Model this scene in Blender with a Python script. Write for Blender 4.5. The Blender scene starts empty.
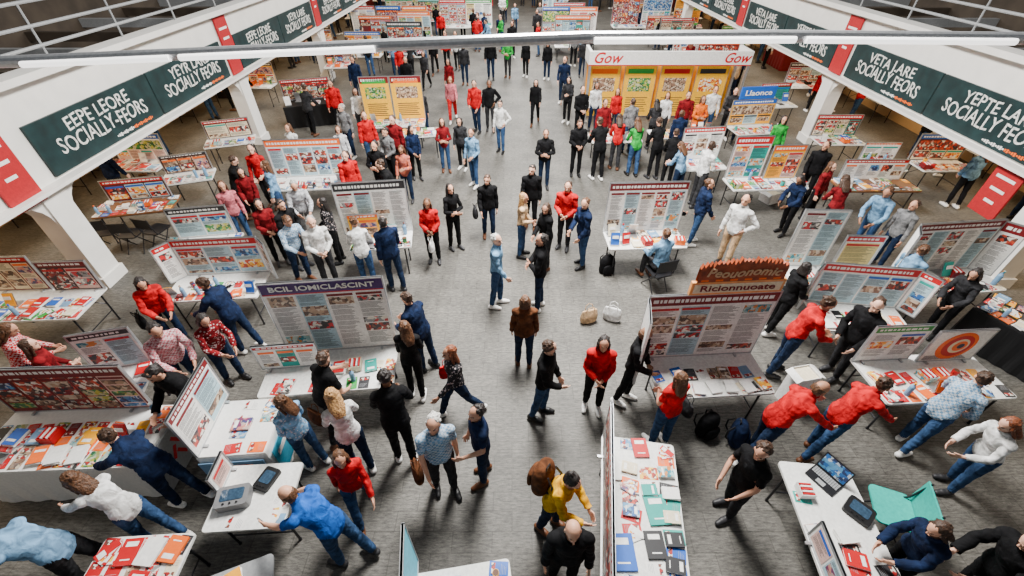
import bpy, math, random
import numpy as np
from mathutils import Vector, Matrix
random.seed(7)
C = bpy.context.scene.collection
F=440.0; TH=math.radians(40.5); H=6.0
ct,st_=math.cos(TH),math.sin(TH)
def G(px,py,z=0.0):
    a=(px-512)/F; b=-(py-288)/F
    dz=-st_+b*ct; dy=ct+b*st_
    t=(z-H)/dz
    return (t*a, t*dy, z)
# ---------------------------------------------------------------- materials
MC={}
def nm(name):
    m=bpy.data.materials.new(name); m.use_nodes=True
    nt=m.node_tree; b=nt.nodes['Principled BSDF']
    return m,nt,b
def mat(name,col,rough=.6,metal=0.,noise=.12,scale=30,bump=0.,spec=.4):
    if name in MC: return MC[name]
    m,nt,b=nm(name)
    b.inputs['Roughness'].default_value=rough; b.inputs['Metallic'].default_value=metal
    b.inputs['Specular IOR Level'].default_value=spec
    tc=nt.nodes.new('ShaderNodeTexCoord'); n=nt.nodes.new('ShaderNodeTexNoise'); n.inputs['Scale'].default_value=scale
    n.inputs['Detail'].default_value=3
    nt.links.new(tc.outputs['Object'],n.inputs['Vector'])
    r=nt.nodes.new('ShaderNodeValToRGB'); r.color_ramp.elements[0].position=.3; r.color_ramp.elements[1].position=.7
    c=np.array(col[:3]); lo=c*(1-noise); hi=np.minimum(c*(1+noise),1)
    r.color_ramp.elements[0].color=(*lo,1); r.color_ramp.elements[1].color=(*hi,1)
    nt.links.new(n.outputs['Fac'],r.inputs['Fac']); nt.links.new(r.outputs['Color'],b.inputs['Base Color'])
    if bump>0:
        bp=nt.nodes.new('ShaderNodeBump'); bp.inputs['Strength'].default_value=bump; bp.inputs['Distance'].default_value=.02
        nt.links.new(n.outputs['Fac'],bp.inputs['Height']); nt.links.new(bp.outputs['Normal'],b.inputs['Normal'])
    MC[name]=m; return m
def emis(name,col,s):
    if name in MC: return MC[name]
    m,nt,b=nm(name); b.inputs['Base Color'].default_value=(*col,1)
    b.inputs['Emission Color'].default_value=(*col,1); b.inputs['Emission Strength'].default_value=s
    MC[name]=m; return m
COL={'red':(.52,.005,.01),'dred':(.18,.006,.01),'black':(.005,.005,.006),'navy':(.007,.016,.05),'dgrey':(.025,.025,.028),'grey':(.17,.17,.175),
 'white':(.85,.84,.81),'lblue':(.17,.33,.52),'blue':(.012,.11,.5),'denim':(.03,.07,.16),'yellow':(.95,.4,.006),'beige':(.6,.4,.23),
 'brown':(.11,.038,.014),'pink':(.55,.15,.18),'orange':(.88,.14,.008),'green':(.02,.32,.045),'teal':(.008,.34,.29),'khaki':(.3,.24,.16),'purple':(.06,.02,.14),'dkden':(.009,.02,.05)}
WORD={'dred':'dark red','dgrey':'dark grey','lblue':'light blue','denim':'blue denim','dkden':'dark denim'}
def cloth(c,pat=None):
    key='cloth_%s_%s'%(c,pat)
    if key in MC: return MC[key]
    m,nt,b=nm(key); b.inputs['Roughness'].default_value=.85; b.inputs['Specular IOR Level'].default_value=.15
    tc=nt.nodes.new('ShaderNodeTexCoord')
    n=nt.nodes.new('ShaderNodeTexNoise'); n.inputs['Scale'].default_value=9; n.inputs['Detail'].default_value=4; n.inputs['Distortion'].default_value=.8
    nt.links.new(tc.outputs['Object'],n.inputs['Vector'])
    base=np.array(COL[c])
    r=nt.nodes.new('ShaderNodeValToRGB'); r.color_ramp.elements[0].position=.35;r.color_ramp.elements[1].position=.7
    r.color_ramp.elements[0].color=(*(base*.5),1); r.color_ramp.elements[1].color=(*np.minimum(base*1.4,1),1)
    nt.links.new(n.outputs['Fac'],r.inputs['Fac']); out=r.outputs['Color']
    if pat:
        mx=nt.nodes.new('ShaderNodeMix'); mx.data_type='RGBA'
        if pat=='check':
            k=nt.nodes.new('ShaderNodeTexChecker'); k.inputs['Scale'].default_value=34; nt.links.new(tc.outputs['Object'],k.inputs['Vector']); fac=k.outputs['Fac']; other=(.75,.75,.75,1) if sum(base)<1.6 else (.12,.16,.3,1); amt=.5
        elif pat=='stripe':
            k=nt.nodes.new('ShaderNodeTexWave'); k.inputs['Scale'].default_value=14; k.bands_direction='Z'; nt.links.new(tc.outputs['Object'],k.inputs['Vector']); fac=k.outputs['Fac']; other=(.1,.12,.2,1); amt=.8
        else:
            k=nt.nodes.new('ShaderNodeTexVoronoi'); k.inputs['Scale'].default_value=24; nt.links.new(tc.outputs['Object'],k.inputs['Vector'])
            q=nt.nodes.new('ShaderNodeMath'); q.operation='LESS_THAN'; q.inputs[1].default_value=.32; nt.links.new(k.outputs['Distance'],q.inputs[0]); fac=q.outputs[0]; other=(.6,.5,.5,1); amt=.7
        ml=nt.nodes.new('ShaderNodeMath'); ml.operation='MULTIPLY'; ml.inputs[1].default_value=amt
        nt.links.new(fac,ml.inputs[0]); nt.links.new(ml.outputs[0],mx.inputs['Factor'])
        nt.links.new(out,mx.inputs[6]); mx.inputs[7].default_value=other; out=mx.outputs[2]
    nt.links.new(out,b.inputs['Base Color'])
    bp=nt.nodes.new('ShaderNodeBump'); bp.inputs['Strength'].default_value=.6; bp.inputs['Distance'].default_value=.03
    nt.links.new(n.outputs['Fac'],bp.inputs['Height']); nt.links.new(bp.outputs['Normal'],b.inputs['Normal'])
    MC[key]=m; return m
def printmat(i,cols,scale=22):
    key='print_%d'%i
    m,nt,b=nm(key); b.inputs['Roughness'].default_value=.45
    tc=nt.nodes.new('ShaderNodeTexCoord'); v=nt.nodes.new('ShaderNodeTexVoronoi'); v.inputs['Scale'].default_value=scale
    n=nt.nodes.new('ShaderNodeTexNoise'); n.inputs['Scale'].default_value=14; n.inputs['Detail'].default_value=5; nt.links.new(tc.outputs['Object'],n.inputs['Vector'])
    v.distance='CHEBYCHEV' if i%2 else 'EUCLIDEAN'
    ad_=nt.nodes.new('ShaderNodeMix'); ad_.data_type='VECTOR'; ad_.inputs['Factor'].default_value=.08
    nt.links.new(tc.outputs['Object'],ad_.inputs[4]); nt.links.new(n.outputs['Color'],ad_.inputs[5])
    nt.links.new(ad_.outputs[1],v.inputs['Vector'])
    s=nt.nodes.new('ShaderNodeSeparateColor'); nt.links.new(v.outputs['Color'],s.inputs[0])
    r=nt.nodes.new('ShaderNodeValToRGB'); r.color_ramp.interpolation='CONSTANT'
    e=r.color_ramp.elements
    while len(e)<len(cols): e.new(.5)
    for k,cc in enumerate(cols): e[k].position=k/len(cols); e[k].color=(*cc,1)
    nt.links.new(s.outputs[0],r.inputs['Fac'])
    mx=nt.nodes.new('ShaderNodeMix'); mx.data_type='RGBA'; mx.blend_type='OVERLAY'; mx.inputs['Factor'].default_value=.7
    nt.links.new(r.outputs['Color'],mx.inputs[6]); nt.links.new(n.outputs['Fac'],mx.inputs[7]); nt.links.new(mx.outputs[2],b.inputs['Base Color'])
    MC[key]=m; return m
W=(.8,.75,.66)
PR=[printmat(0,[(.36,.015,.015),W,(.03,.02,.03),(.6,.07,.03),(.18,.06,.04)]),printmat(1,[(.015,.12,.38),(.5,.55,.6),(.08,.28,.5),(.015,.03,.1)]),
 printmat(2,[(.03,.23,.06),(.4,.4,.06),(.5,.5,.32),(.015,.09,.04)]),printmat(3,[(.85,.33,.015),(.5,.05,.015),W,(.9,.53,.06)]),
 printmat(4,[(.08,.045,.03),(.42,.28,.18),(.22,.12,.08),(.6,.5,.38)]),printmat(5,[(.18,.03,.1),(.6,.23,.18),(.5,.38,.33),(.05,.05,.15)]),
 printmat(6,[W,(.52,.015,.02),(.28,.28,.28),(.04,.04,.04)]),printmat(7,[(.015,.2,.26),(.5,.6,.55),(.26,.46,.46),(.6,.2,.03)])]
M_white=mat('white_board',(.86,.85,.82),.5); M_cream=mat('cream_paper',(.75,.66,.48),.6); M_ink=mat('dark_ink',(.04,.04,.05),.7)
M_tint=mat('pale_blue_paper',(.42,.6,.67),.6); M_pk=mat('pale_rose_paper',(.72,.48,.43),.6); M_yl=mat('pale_yellow_paper',(.8,.64,.26),.6)
M_alu=mat('aluminium_frame',(.5,.51,.53),.35,.8); M_steel=mat('dark_steel',(.03,.03,.034),.4,.6); M_paper=mat('paper',(.86,.85,.82),.7)
M_lam=mat('white_laminate',(.8,.8,.77),.4); M_grey=mat('grey_plastic',(.3,.31,.32),.45); M_blk=mat('black_plastic',(.01,.01,.012),.4)
M_dkwood=mat('brown_wood',(.18,.075,.03),.5); M_glass=mat('screen_glass',(.03,.06,.1),.15,0,.3)
FL={k:mat('ink_'+k,v,.5,noise=.06) for k,v in COL.items()}
def cm(c): return FL[c] if isinstance(c,str) else c
# ---------------------------------------------------------------- mesh builder
class MB:
    def __init__(s): s.v=[];s.f=[];s.m=[];s.mats=[]
    def mi(s,m):
        m=cm(m)
        if m not in s.mats: s.mats.append(m)
        return s.mats.index(m)
    def quad(s,p,m):
        k=len(s.v); s.v+= [tuple(q) for q in p]; s.f.append(tuple(range(k,k+len(p)))); s.m.append(s.mi(m))
    def box(s,c,d,m,R=None):
        cx,cy,cz=c; x,y,z=[q/2 for q in d]; k=len(s.v); i=s.mi(m)
        P=[Vector((a*x,b*y,e*z)) for e in(-1,1) for a,b in((-1,-1),(1,-1),(1,1),(-1,1))]
        if R: P=[R@p for p in P]
        s.v+=[(p.x+cx,p.y+cy,p.z+cz) for p in P]
        for f in((0,3,2,1),(4,5,6,7),(0,1,5,4),(1,2,6,5),(2,3,7,6),(3,0,4,7)): s.f.append(tuple(k+j for j in f)); s.m.append(i)
    def prism(s,poly,z0,z1,m):
        k=len(s.v);n=len(poly);i=s.mi(m)
        s.v+=[(x,y,z0) for x,y in poly]+[(x,y,z1) for x,y in poly]
        s.f.append(tuple(reversed(range(k,k+n)))); s.f.append(tuple(range(k+n,k+2*n))); s.m+=[i,i]
        for j in range(n): s.f.append((k+j,k+(j+1)%n,k+n+(j+1)%n,k+n+j)); s.m.append(i)
    def rr(s,cx,cy,w,d,z0,z1,m,r=.04):
        poly=[]
        for qx,qy,a0 in((1,1,0),(-1,1,90),(-1,-1,180),(1,-1,270)):
            for a in(0,30,60,90):
                t=math.radians(a0+a); poly.append((cx+qx*(w/2-r)+r*math.cos(t),cy+qy*(d/2-r)+r*math.sin(t)))
        s.prism(poly,z0,z1,m)
    def tube(s,pts,r,m,n=8):
        pts=[Vector(p) for p in pts]; i=s.mi(m); rings=[]
        for j,p in enumerate(pts):
            d=(pts[min(j+1,len(pts)-1)]-pts[max(j-1,0)]).normalized()
            a=d.orthogonal().normalized() if j==0 else (rings_a-d*rings_a.dot(d)).normalized()
            rings_a=a; b=d.cross(a); rr=r[j] if isinstance(r,(list,tuple)) else r
            k=len(s.v); s.v+=[tuple(p+a*rr*math.cos(2*math.pi*q/n)+b*rr*math.sin(2*math.pi*q/n)) for q in range(n)]; rings.append(k)
        for j in range(len(rings)-1):
            for q in range(n):
                s.f.append((rings[j]+q,rings[j]+(q+1)%n,rings[j+1]+(q+1)%n,rings[j+1]+q)); s.m.append(i)
        s.f.append(tuple(reversed(range(rings[0],rings[0]+n)))); s.f.append(tuple(range(rings[-1],rings[-1]+n))); s.m+=[i,i]
    def mesh(s,name):
        me=bpy.data.meshes.new(name); me.from_pydata(s.v,[],s.f)
        for m in s.mats: me.materials.append(m)
        me.polygons.foreach_set('material_index',s.m); me.update(); return me
def new(name,me,parent=None,loc=(0,0,0),rz=0,label=None,cat=None,group=None,kind=None,rot=None):
    o=bpy.data.objects.new(name,me); C.objects.link(o); o.location=loc
    o.rotation_euler=rot if rot else (0,0,rz)
    if parent: o.parent=parent
    if label:o['label']=label
    if cat:o['category']=cat
    if group:o['group']=group
    if kind:o['kind']=kind
    return o
def text(s,parent,loc,rot,size,m,name='sign_lettering',maxw=None,shear=0,rough=0,off=.015):
    cu=bpy.data.curves.new(name,'FONT'); cu.body=s; cu.size=size; cu.align_x='CENTER'; cu.align_y='CENTER'; cu.extrude=.004; cu.offset=size*off; cu.shear=shear
    cu.resolution_u=3
    o=bpy.data.objects.new('tmp_text',cu); C.objects.link(o)
    dg=bpy.context.evaluated_depsgraph_get(); me=bpy.data.meshes.new_from_object(o.evaluated_get(dg))
    if maxw:
        wd=max(v.co.x for v in me.vertices)-min(v.co.x for v in me.vertices)
        for v in me.vertices: v.co.x*=maxw/wd
    if rough:
        for v in me.vertices: v.co.y+=rough*math.sin(v.co.x*9)
    bpy.data.objects.remove(o); bpy.data.curves.remove(cu)
    me.materials.clear(); me.materials.append(cm(m)); me.name='lettering'
    return new(name,me,parent,loc,rot=rot)
# ---------------------------------------------------------------- room
XL,XR=-8.5,10.0; WL,WR=-12.8,14.4
def room():
    m,nt,b=nm('carpet_tile_floor'); tc=nt.nodes.new('ShaderNodeTexCoord')
    br=nt.nodes.new('ShaderNodeTexBrick'); br.offset=.5; br.inputs['Scale'].default_value=1; br.inputs['Mortar Size'].default_value=.008; br.inputs['Mortar Smooth'].default_value=.5
    br.inputs['Brick Width'].default_value=.5; br.inputs['Row Height'].default_value=.25
    br.inputs['Color1'].default_value=(.088,.083,.073,1);br.inputs['Color2'].default_value=(.108,.102,.09,1);br.inputs['Mortar'].default_value=(.062,.058,.05,1)
    nt.links.new(tc.outputs['Object'],br.inputs['Vector'])
    m2=nt.nodes.new('ShaderNodeMapping'); m2.inputs['Scale'].default_value=(6,26,1); nt.links.new(tc.outputs['Object'],m2.inputs[0])
    n=nt.nodes.new('ShaderNodeTexNoise'); n.inputs['Scale'].default_value=1.5; n.inputs['Detail'].default_value=8; n.inputs['Roughness'].default_value=.8; nt.links.new(m2.outputs[0],n.inputs['Vector'])
    n2=nt.nodes.new('ShaderNodeTexNoise'); n2.inputs['Scale'].default_value=.9; n2.inputs['Detail'].default_value=6; nt.links.new(tc.outputs['Object'],n2.inputs['Vector'])
    rp=nt.nodes.new('ShaderNodeValToRGB'); rp.color_ramp.elements[0].position=.38; rp.color_ramp.elements[1].position=.64; rp.color_ramp.elements[0].color=(.1,.1,.1,1); rp.color_ramp.elements[1].color=(.88,.88,.88,1); nt.links.new(n.outputs['Fac'],rp.inputs['Fac'])
    mx=nt.nodes.new('ShaderNodeMix'); mx.data_type='RGBA'; mx.blend_type='OVERLAY'; mx.inputs['Factor'].default_value=.85
    nt.links.new(br.outputs['Color'],mx.inputs[6]); nt.links.new(rp.outputs['Color'],mx.inputs[7])
    my=nt.nodes.new('ShaderNodeMix'); my.data_type='RGBA'; my.blend_type='OVERLAY'; my.inputs['Factor'].default_value=.8
    nt.links.new(mx.outputs[2],my.inputs[6]); nt.links.new(n2.outputs['Fac'],my.inputs[7]); nt.links.new(my.outputs[2],b.inputs['Base Color'])
    b.inputs['Roughness'].default_value=.6
    bp=nt.nodes.new('ShaderNodeBump'); bp.inputs['Strength'].default_value=.3; bp.inputs['Distance'].default_value=.01; nt.links.new(n.outputs['Fac'],bp.inputs['Height']); nt.links.new(bp.outputs['Normal'],b.inputs['Normal'])
    k=MB(); k.box((.75,23,-.1),(36,56,.2),m); new('floor',k.mesh('floor'),kind='structure')
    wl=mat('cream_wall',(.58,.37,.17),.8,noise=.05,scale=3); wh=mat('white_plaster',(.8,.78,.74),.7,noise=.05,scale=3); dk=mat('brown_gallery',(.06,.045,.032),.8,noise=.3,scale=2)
    for nme,x in(('wall_left',WL-.1),('wall_right',WR+.1)):
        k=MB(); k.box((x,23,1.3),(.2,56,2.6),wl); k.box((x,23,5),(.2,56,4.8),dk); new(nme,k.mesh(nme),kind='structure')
    k=MB(); k.box((.75,50.9,3.5),(27,.2,7),wl); new('wall_back',k.mesh('wall_back'),kind='structure')
    n=1
    for s,x,wx in((-1,XL,WL),(1,XR,WR)):
        side='left' if s<0 else 'right'
        k=MB(); k.box((x+s*.15,23,2.97),(.3,55,1.65),wh)
        k.box((x-s*.03,23,3.85),(.42,55,.12),wh); k.box((x-s*.02,23,2.17),(.4,55,.06),wh)
        new('wall_gallery_'+side,k.mesh('f'),kind='structure')
        c0=(x+s*.3+wx)/2; cw=abs(wx-x)-.3
        k=MB(); k.box((c0,23,2.65),(cw,55,.2),wl); k.box((c0,23,2.8),(cw,55,.08),dk)
        for j in range(28): k.box((c0,-2+j*1.9,3.5),(cw,.16,.22),M_grey if j%2 else dk)
        new('ceiling_'+side,k.mesh('c'),kind='structure')
        for y in[-.2,7.3,14.8,22.3,29.8,37.3,44.8]:
            k=MB()
            k.box((x+s*.18,y,1.08),(.42,.5,2.16),wh); k.box((x+s*.18,y,.12),(.5,.58,.24),wh)
            for q in(-1,1):
                prof=[(y+q*.25,2.15),(y+q*.25,1.55)]+[(y+q*(.25+.75*(1-math.cos(a*math.pi/12))),1.55+.6*math.sin(a*math.pi/12)) for a in range(1,7)]
                i0=len(k.v); mi=k.mi(wh); N=len(prof)
                k.v+=[(x+s*.02,a,b_) for a,b_ in prof]+[(x+s*.32,a,b_) for a,b_ in prof]
                k.f.append(tuple(range(i0,i0+N))); k.f.append(tuple(range(i0+N,i0+2*N))); k.m+=[mi,mi]
                for j in range(N): k.f.append((i0+j,i0+(j+1)%N,i0+N+(j+1)%N,i0+N+j)); k.m.append(mi)
            new('trim_%d'%n,k.mesh('column'),kind='structure'); n+=1
        k=MB()
        for z in(4.15,4.45,4.8): k.tube([(x+s*.1,-3,z),(x+s*.1,49,z)],.03,M_grey)
        for j in range(27): k.tube([(x+s*.1,-3+j*2,3.85),(x+s*.1,-3+j*2,4.8)],.022,M_grey,6)
        new('gallery_railing',k.mesh('r'),label='metal railing with several horizontal bars on the gallery edge',cat='railing')
        grn=mat('dark_green_sign',(.006,.024,.026),.5,noise=.35,scale=4); rd=mat('red_banner',(.4,.01,.016),.6); chalk=mat('chalk_white',(.72,.72,.68),.8,noise=.4,scale=22)
        R=(math.pi/2,0,math.pi/2) if s<0 else (math.pi/2,0,-math.pi/2)
        xx=x-s*.03
        texts={-1:[('EEPE LEORE','SOCIALLY-FEORS'),('YEYR LARE','SOCIALLY FEORS')],1:[('VETA J.ARE','SOCIALLY FEORS'),('YEPTE LARE','SOCIALLY FEORS')]}[s]
        def banner(yb,zb,hb=1.5):
            k=MB(); k.box((0,0,0),(.04,.62,hb),rd)
            for q in range(3): k.box((-s*.022,0,hb*.3-q*.25),(.004,.42-.1*q,.06),M_white)
            k.tube([(0,-.33,hb/2+.01),(0,.33,hb/2+.01)],.025,M_alu)
            new('hanging_banner',k.mesh('b'),loc=(xx-s*.02,yb,zb),label='red vertical fabric banner with white print on the gallery wall',cat='banner',group='red gallery banners')
        for b_ in range(4):
            y0=7.45+b_*7.5
            for j in range(2):
                yc=y0+1.75+j*3.35
                k=MB(); k.box((0,0,0),(.05,3.3,.92),grn)
                o=new('hanging_sign',k.mesh('s'),loc=(xx,yc,2.72),label='dark green rectangular sign with white capital lettering on gallery wall',cat='sign',group='gallery signs')
                t=texts[j if s<0 else 1-j]
                text(t[0],o,(-s*.03,0,.22),R,.34,chalk,maxw=1.75,rough=.014,off=.004); text(t[1],o,(-s*.03,0,-.09),R,.4,chalk,maxw=2.5,rough=.018,off=.004)
                k=MB()
                for q in range(22): k.box((-s*.03,(-s)*(.1+q*.055),-.37),(.004,.04,.03+.02*(q%3)),M_white if q<10 else FL['orange'])
                new('small_print',k.mesh('p'),o)
            banner(y0-(.62 if b_==0 else .28),2.7 if b_==0 else 2.98,1.3 if b_==0 else 1.5)
        if s>0: banner(8.15,1.62,1.0)
    k=MB(); pts=[(-8.3,4.75,4.72),(-5.2,4.85,4.85),(-2.8,4.87,4.94),(-1.3,4.87,5.0),(.7,4.87,5.07),(2.5,4.87,5.08),(5,4.87,5.06),(9.5,4.8,5.0)]
    k.tube(pts,.055,M_alu,12)
    for x,z in((-8.1,4.72),(9.4,5)): k.tube([(x,4.8,z),(x,4.8,9)],.01,M_steel,6)
    o=new('light_rail',k.mesh('rail'),label='long silver pipe rail carrying slim tube lights across the hall',cat='light rail')
    lm=emis('tube_light',(1,.98,.95),2.2)
    for a,b2 in((-4.9,-3.4),(-3.3,-1.35),(.8,2.75),(2.85,4.9)):
        def yz(x):
            for i in range(len(pts)-1):
                if pts[i][0]<=x<=pts[i+1][0]:
                    t=(x-pts[i][0])/(pts[i+1][0]-pts[i][0]); return [pts[i][q]*(1-t)+pts[i+1][q]*t for q in(1,2)]
        ya,yb=yz(a),yz(b2); k=MB(); k.tube([(a,ya[0]-.06,ya[1]-.02),(b2,yb[0]-.06,yb[1]-.02)],.03,lm,10); new('light_tube',k.mesh('t'),o)
    for p in([(-9,7,5.6),(-2.6,8.2,5.55)],[(5,6.5,5.75),(9.5,5.2,5.3)]):
        k=MB(); k.tube(p,.03,M_alu); k.tube([(q[0],q[1]+.25,q[2]-.12) for q in p],.018,M_steel)
        for q in p: k.tube([q,(q[0],q[1],9)],.01,M_steel,6)
        new('ceiling_pipe',k.mesh('cp'),label='thin metal pipe hanging below the hall ceiling',cat='pipe')
room()
# ---------------------------------------------------------------- boards
ST={'white':M_white,'yellow':mat('yellow_board',(.9,.46,.015)),'dark':mat('dark_board',(.06,.02,.015)),'red':FL['dred'],'blue':mat('pale_blue_board',(.15,.58,.75)),'orange':mat('orange_board',(.7,.34,.14),noise=.3,scale=6),'teal':mat('teal_board',(.04,.2,.22))}
def panel_mesh(w,h,head,seed,style='white',circle=False,plain=False,dash=True):
    R=random.Random(seed); k=MB(); T=.022
    k.box((0,0,h/2),(w,T,h),ST[style])
    for z in(0,h): k.box((0,0,z+(.01 if z==0 else -.01)),(w+.01,T+.012,.02),M_alu)
    for x in(-w/2,w/2): k.box((x,0,h/2),(.018,T+.012,h),M_alu)
    y=-T/2-.002
    def q(x0,x1,z0,z1,m,o=0):
        yy=y-o*.0012; k.quad([(x0,yy,z0),(x1,yy,z0),(x1,yy,z1),(x0,yy,z1)],m)
    m=.03; hb=0
    if style=='blue': return k.mesh('panel')
    if head:
        hb=(.13*h if h>.5 else .1*h)*(1 if not dash else R.uniform(.8,1.3))
        q(-w/2+.012,w/2-.012,h-hb-.02,h-.022,head)
        if not dash: q(-w/2+.012,w/2-.012,h-hb-.04,h-hb-.02,'red')
        x=-w/2+.06
        while dash and x<w/2-.12:
            l=R.uniform(.03,.08); q(x,min(x+l,w/2-.05),h-hb*.68-.02,h-hb*.32-.02,M_white,1); x+=l+.02
    zt=h-hb-.05
    if circle:
        for i,(rr,mm) in enumerate(((.27,'orange'),(.21,'red'),(.14,M_cream),(.1,'orange'),(.05,'navy'))):
            rr*=min(w,h)/.62; ox=.015*i
            k.quad([(ox+rr*math.cos(a*math.pi/16),y-.001*(1+i),h/2+rr*math.sin(a*math.pi/16)) for a in range(32)],mm)
        for i in range(5): q(-w/2+.06,w/2-.1-.03*i,.04+.02*i,.05+.02*i,M_ink)
        return k.mesh('panel')
    if plain and style=='yellow':
        q(-w*.4,w*.4,h*.84,h*.93,plain,1); q(-w*.35,w*.35,h*.5,h*.76,R.choice([PR[3],PR[2],PR[4]]),1)
        for i in range(7): q(-w*.35,w*(.35-.04*(i%3)),h*(.1+.045*i),h*(.1+.045*i)+.025,M_ink,1)
        return k.mesh('panel')
    prs=R.sample(PR,3)+[PR[4],PR[0]]; pap=R.choice([M_paper,M_paper,M_cream,M_tint,M_paper,M_pk]); acc=R.choice(['red','dred','red','dgrey','teal','orange','blue'])
    if style in('dark','red','teal'): pap=R.choice([PR[0],PR[4],M_cream,M_tint])
    lay=R.random()
    if plain: pap=M_paper; acc=R.choice(['red','dred']); lay=1; prs=[PR[4],PR[6],PR[7],PR[0]]
    n=max(1,round(w/R.choice([.34,.4,.5]))); cw=(w-2*m)/n
    if lay<.2 and h>.6:
        q(-w/2+.04,w/2-.04,zt-h*.35,zt-.01,R.choice(prs),2); zt-=h*.37
    for c in range(n):
        x0=-w/2+m+c*cw+.012; x1=x0+cw-.024
        pc=pap if style!='yellow' or c%2 else FL['yellow']
        if R.random()<.15 and not plain: pc=R.choice([M_yl,M_pk,FL['dred'],FL['teal'],M_tint])
        if plain and c%3==1: pc=M_tint
        q(x0,x1,.04,zt,pc,1)
        z=zt-.02
        if R.random()<.7:
            q(x0+.01,x1-.01,z-.045,z,acc,2); z-=.06
        while z>.12:
            if R.random()<(.18 if plain else .3 if style=='white' else .6):
                hh=min(R.uniform(.09,.2),z-.06); q(x0+.015,x1-.015,z-hh,z,R.choice(prs),2); z-=hh+.02
            else:
                for _ in range(R.randint(3,7)):
                    if z<.07: break
                    q(x0+.02,x1-.02-R.random()*cw*.3,z-.007,z,M_ink,2); z-=.018
                z-=.012
    return k.mesh('panel')
TABLES=[];BSEG=[]
GR='brochures and books on the stands'
SN={'white':'white','yellow':'yellow','dark':'dark','red':'dark red','blue':'pale blue','orange':'orange','teal':'teal'}
STUFF=MB()
def table(p1,p2,w,boards=(),cl=None,top='lam',seed=0,items='mix',dens=.92,zt=.75,world=False,cell=None,under=.9):
    if world: A=Vector((*p1,zt));B=Vector((*p2,zt))
    else: A=Vector(G(*p1,zt)); B=Vector(G(*p2,zt))
    c=(A+B)/2; L=(B-A).length; ang=math.atan2(B.y-A.y,B.x-A.x); far=c.y>15
    if world:
        if any(math.hypot(c.x-t[0],c.y-t[1])<t[3]+L/2+.35 and abs(c.y-t[1])<1.6 for t in TABLES): return None
        if abs(c.x-5.6)<4.4 and 15.2<c.y<20: return None
    R=random.Random(seed)
    e=bpy.data.objects.new('display_table',None); C.objects.link(e); e.location=(c.x,c.y,0); e.rotation_euler=(0,0,ang)
    tm={'lam':M_lam,'grey':M_grey,'wood':M_dkwood,'black':M_blk}[top]
    desc={'lam':'white','grey':'grey','wood':'brown wooden','black':'black'}[top]
    e['label']='%s folding display table %s'%(desc,'with floor-length %s cloth'%WORD.get(cl,cl) if cl else 'on dark metal legs, covered with leaflets'); e['category']='table'; e['group']='exhibition tables'
    k=MB(); k.rr(0,0,L,w,zt-.035,zt,tm); k.rr(0,0,L-.06,w-.06,zt-.06,zt-.035,M_steel); new('table_top',k.mesh('tt'),e)
    for sx in(-1,1):
        for sy in(-1,1):
            k=MB(); x=sx*(L/2-.15); y=sy*(w/2-.08); k.tube([(x,y,zt-.05),(x,y,.02)],.016,M_steel); k.tube([(x,y,.02),(x,y,0)],.022,M_blk)
            if sy>0: k.tube([(x,-y,.25),(x,y,.25)],.011,M_steel); k.tube([(x,y,.4),(x-sx*.35,y*.4,zt-.06)],.009,M_steel)
            new('leg',k.mesh('leg'),e)
    if cl:
        k=MB(); N=96; per=[]
        for i in range(N):
            t=i/N*2*(L+w)
            if t<L: p=(-L/2+t,-w/2,0,-1)
            elif t<L+w: p=(L/2,-w/2+t-L,1,0)
            elif t<2*L+w: p=(L/2-(t-L-w),w/2,0,1)
            else: p=(-L/2,w/2-(t-2*L-w),-1,0)
            per.append(p)
        mi=k.mi(cl); rows=[(zt+.002,.004,0),(zt-.03,.012,0),(zt*.5,.02,.5),(.012,.03,1)]
        for z,o,f in rows:
            for i,p in enumerate(per):
                oo=o+f*.012*math.sin(i*1.3+seed); k.v.append((p[0]+p[2]*oo,p[1]+p[3]*oo,z))
        for r in range(3):
            for i in range(N): k.f.append((r*N+i,r*N+(i+1)%N,(r+1)*N+(i+1)%N,(r+1)*N+i)); k.m.append(mi)
        k.f.append(tuple(range(N))); k.m.append(mi)
        new('tablecloth',k.mesh('cl'),e)
    TABLES.append((c.x,c.y,ang,L/2,w/2))
    ca,sa=math.cos(ang),math.sin(ang)
    def wp(u,v): return (c.x+u*ca-v*sa,c.y+u*sa+v*ca)
    segs=[]
    zt0=zt+(.004 if cl else 0)
    for bi,bd in enumerate(boards):
        u0,u1,vv,h,head,style=bd[:6]; opt=bd[6] if len(bd)>6 else {}
        U0=-L/2+u0*L;U1=-L/2+u1*L;v=vv*(w/2-.02); bw=U1-U0
        X,Y=wp((U0+U1)/2,v); a=ang
        if ((-math.sin(a))*(-1)*(0-X)+(math.cos(a))*(-1)*(0-Y))<0: a+=math.pi
        b=bpy.data.objects.new('display_board',None); C.objects.link(b); b.location=(X,Y,zt0); b.rotation_euler=(0,0,a)
        b['label']='%s display board with %s header, standing on a table'%(SN[style],WORD.get(head,head) if head else 'no'); b['category']='display board'; b['group']='exhibition boards'
        BSEG.append((*wp(U0,v),*wp(U1,v)))
        wing=opt.get('wing',0); pl=opt.get('plain',False)
        new('panel',panel_mesh(bw,h,head,seed*10+bi,style,opt.get('circle',False),pl,'title' not in opt),b)
        if wing:
            for s in(-1,1):
                if opt.get('one') and s!=opt['one']: continue
                g=new('side_panel',panel_mesh(wing,h*.97,head,seed*10+bi+3*s+50,style,False,pl),b)
                th=math.radians(opt.get('wa',50)); g.rotation_euler=(0,0,-s*th)
                g.location=(s*(bw/2+.01)+s*math.cos(th)*wing/2, -math.sin(th)*wing/2-.005,0)
        for s in(-1,1):
            k=MB(); k.box((s*bw*.35,0,.012),(.03,.16,.024),M_alu); new('foot',k.mesh('ft'),b)
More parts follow.
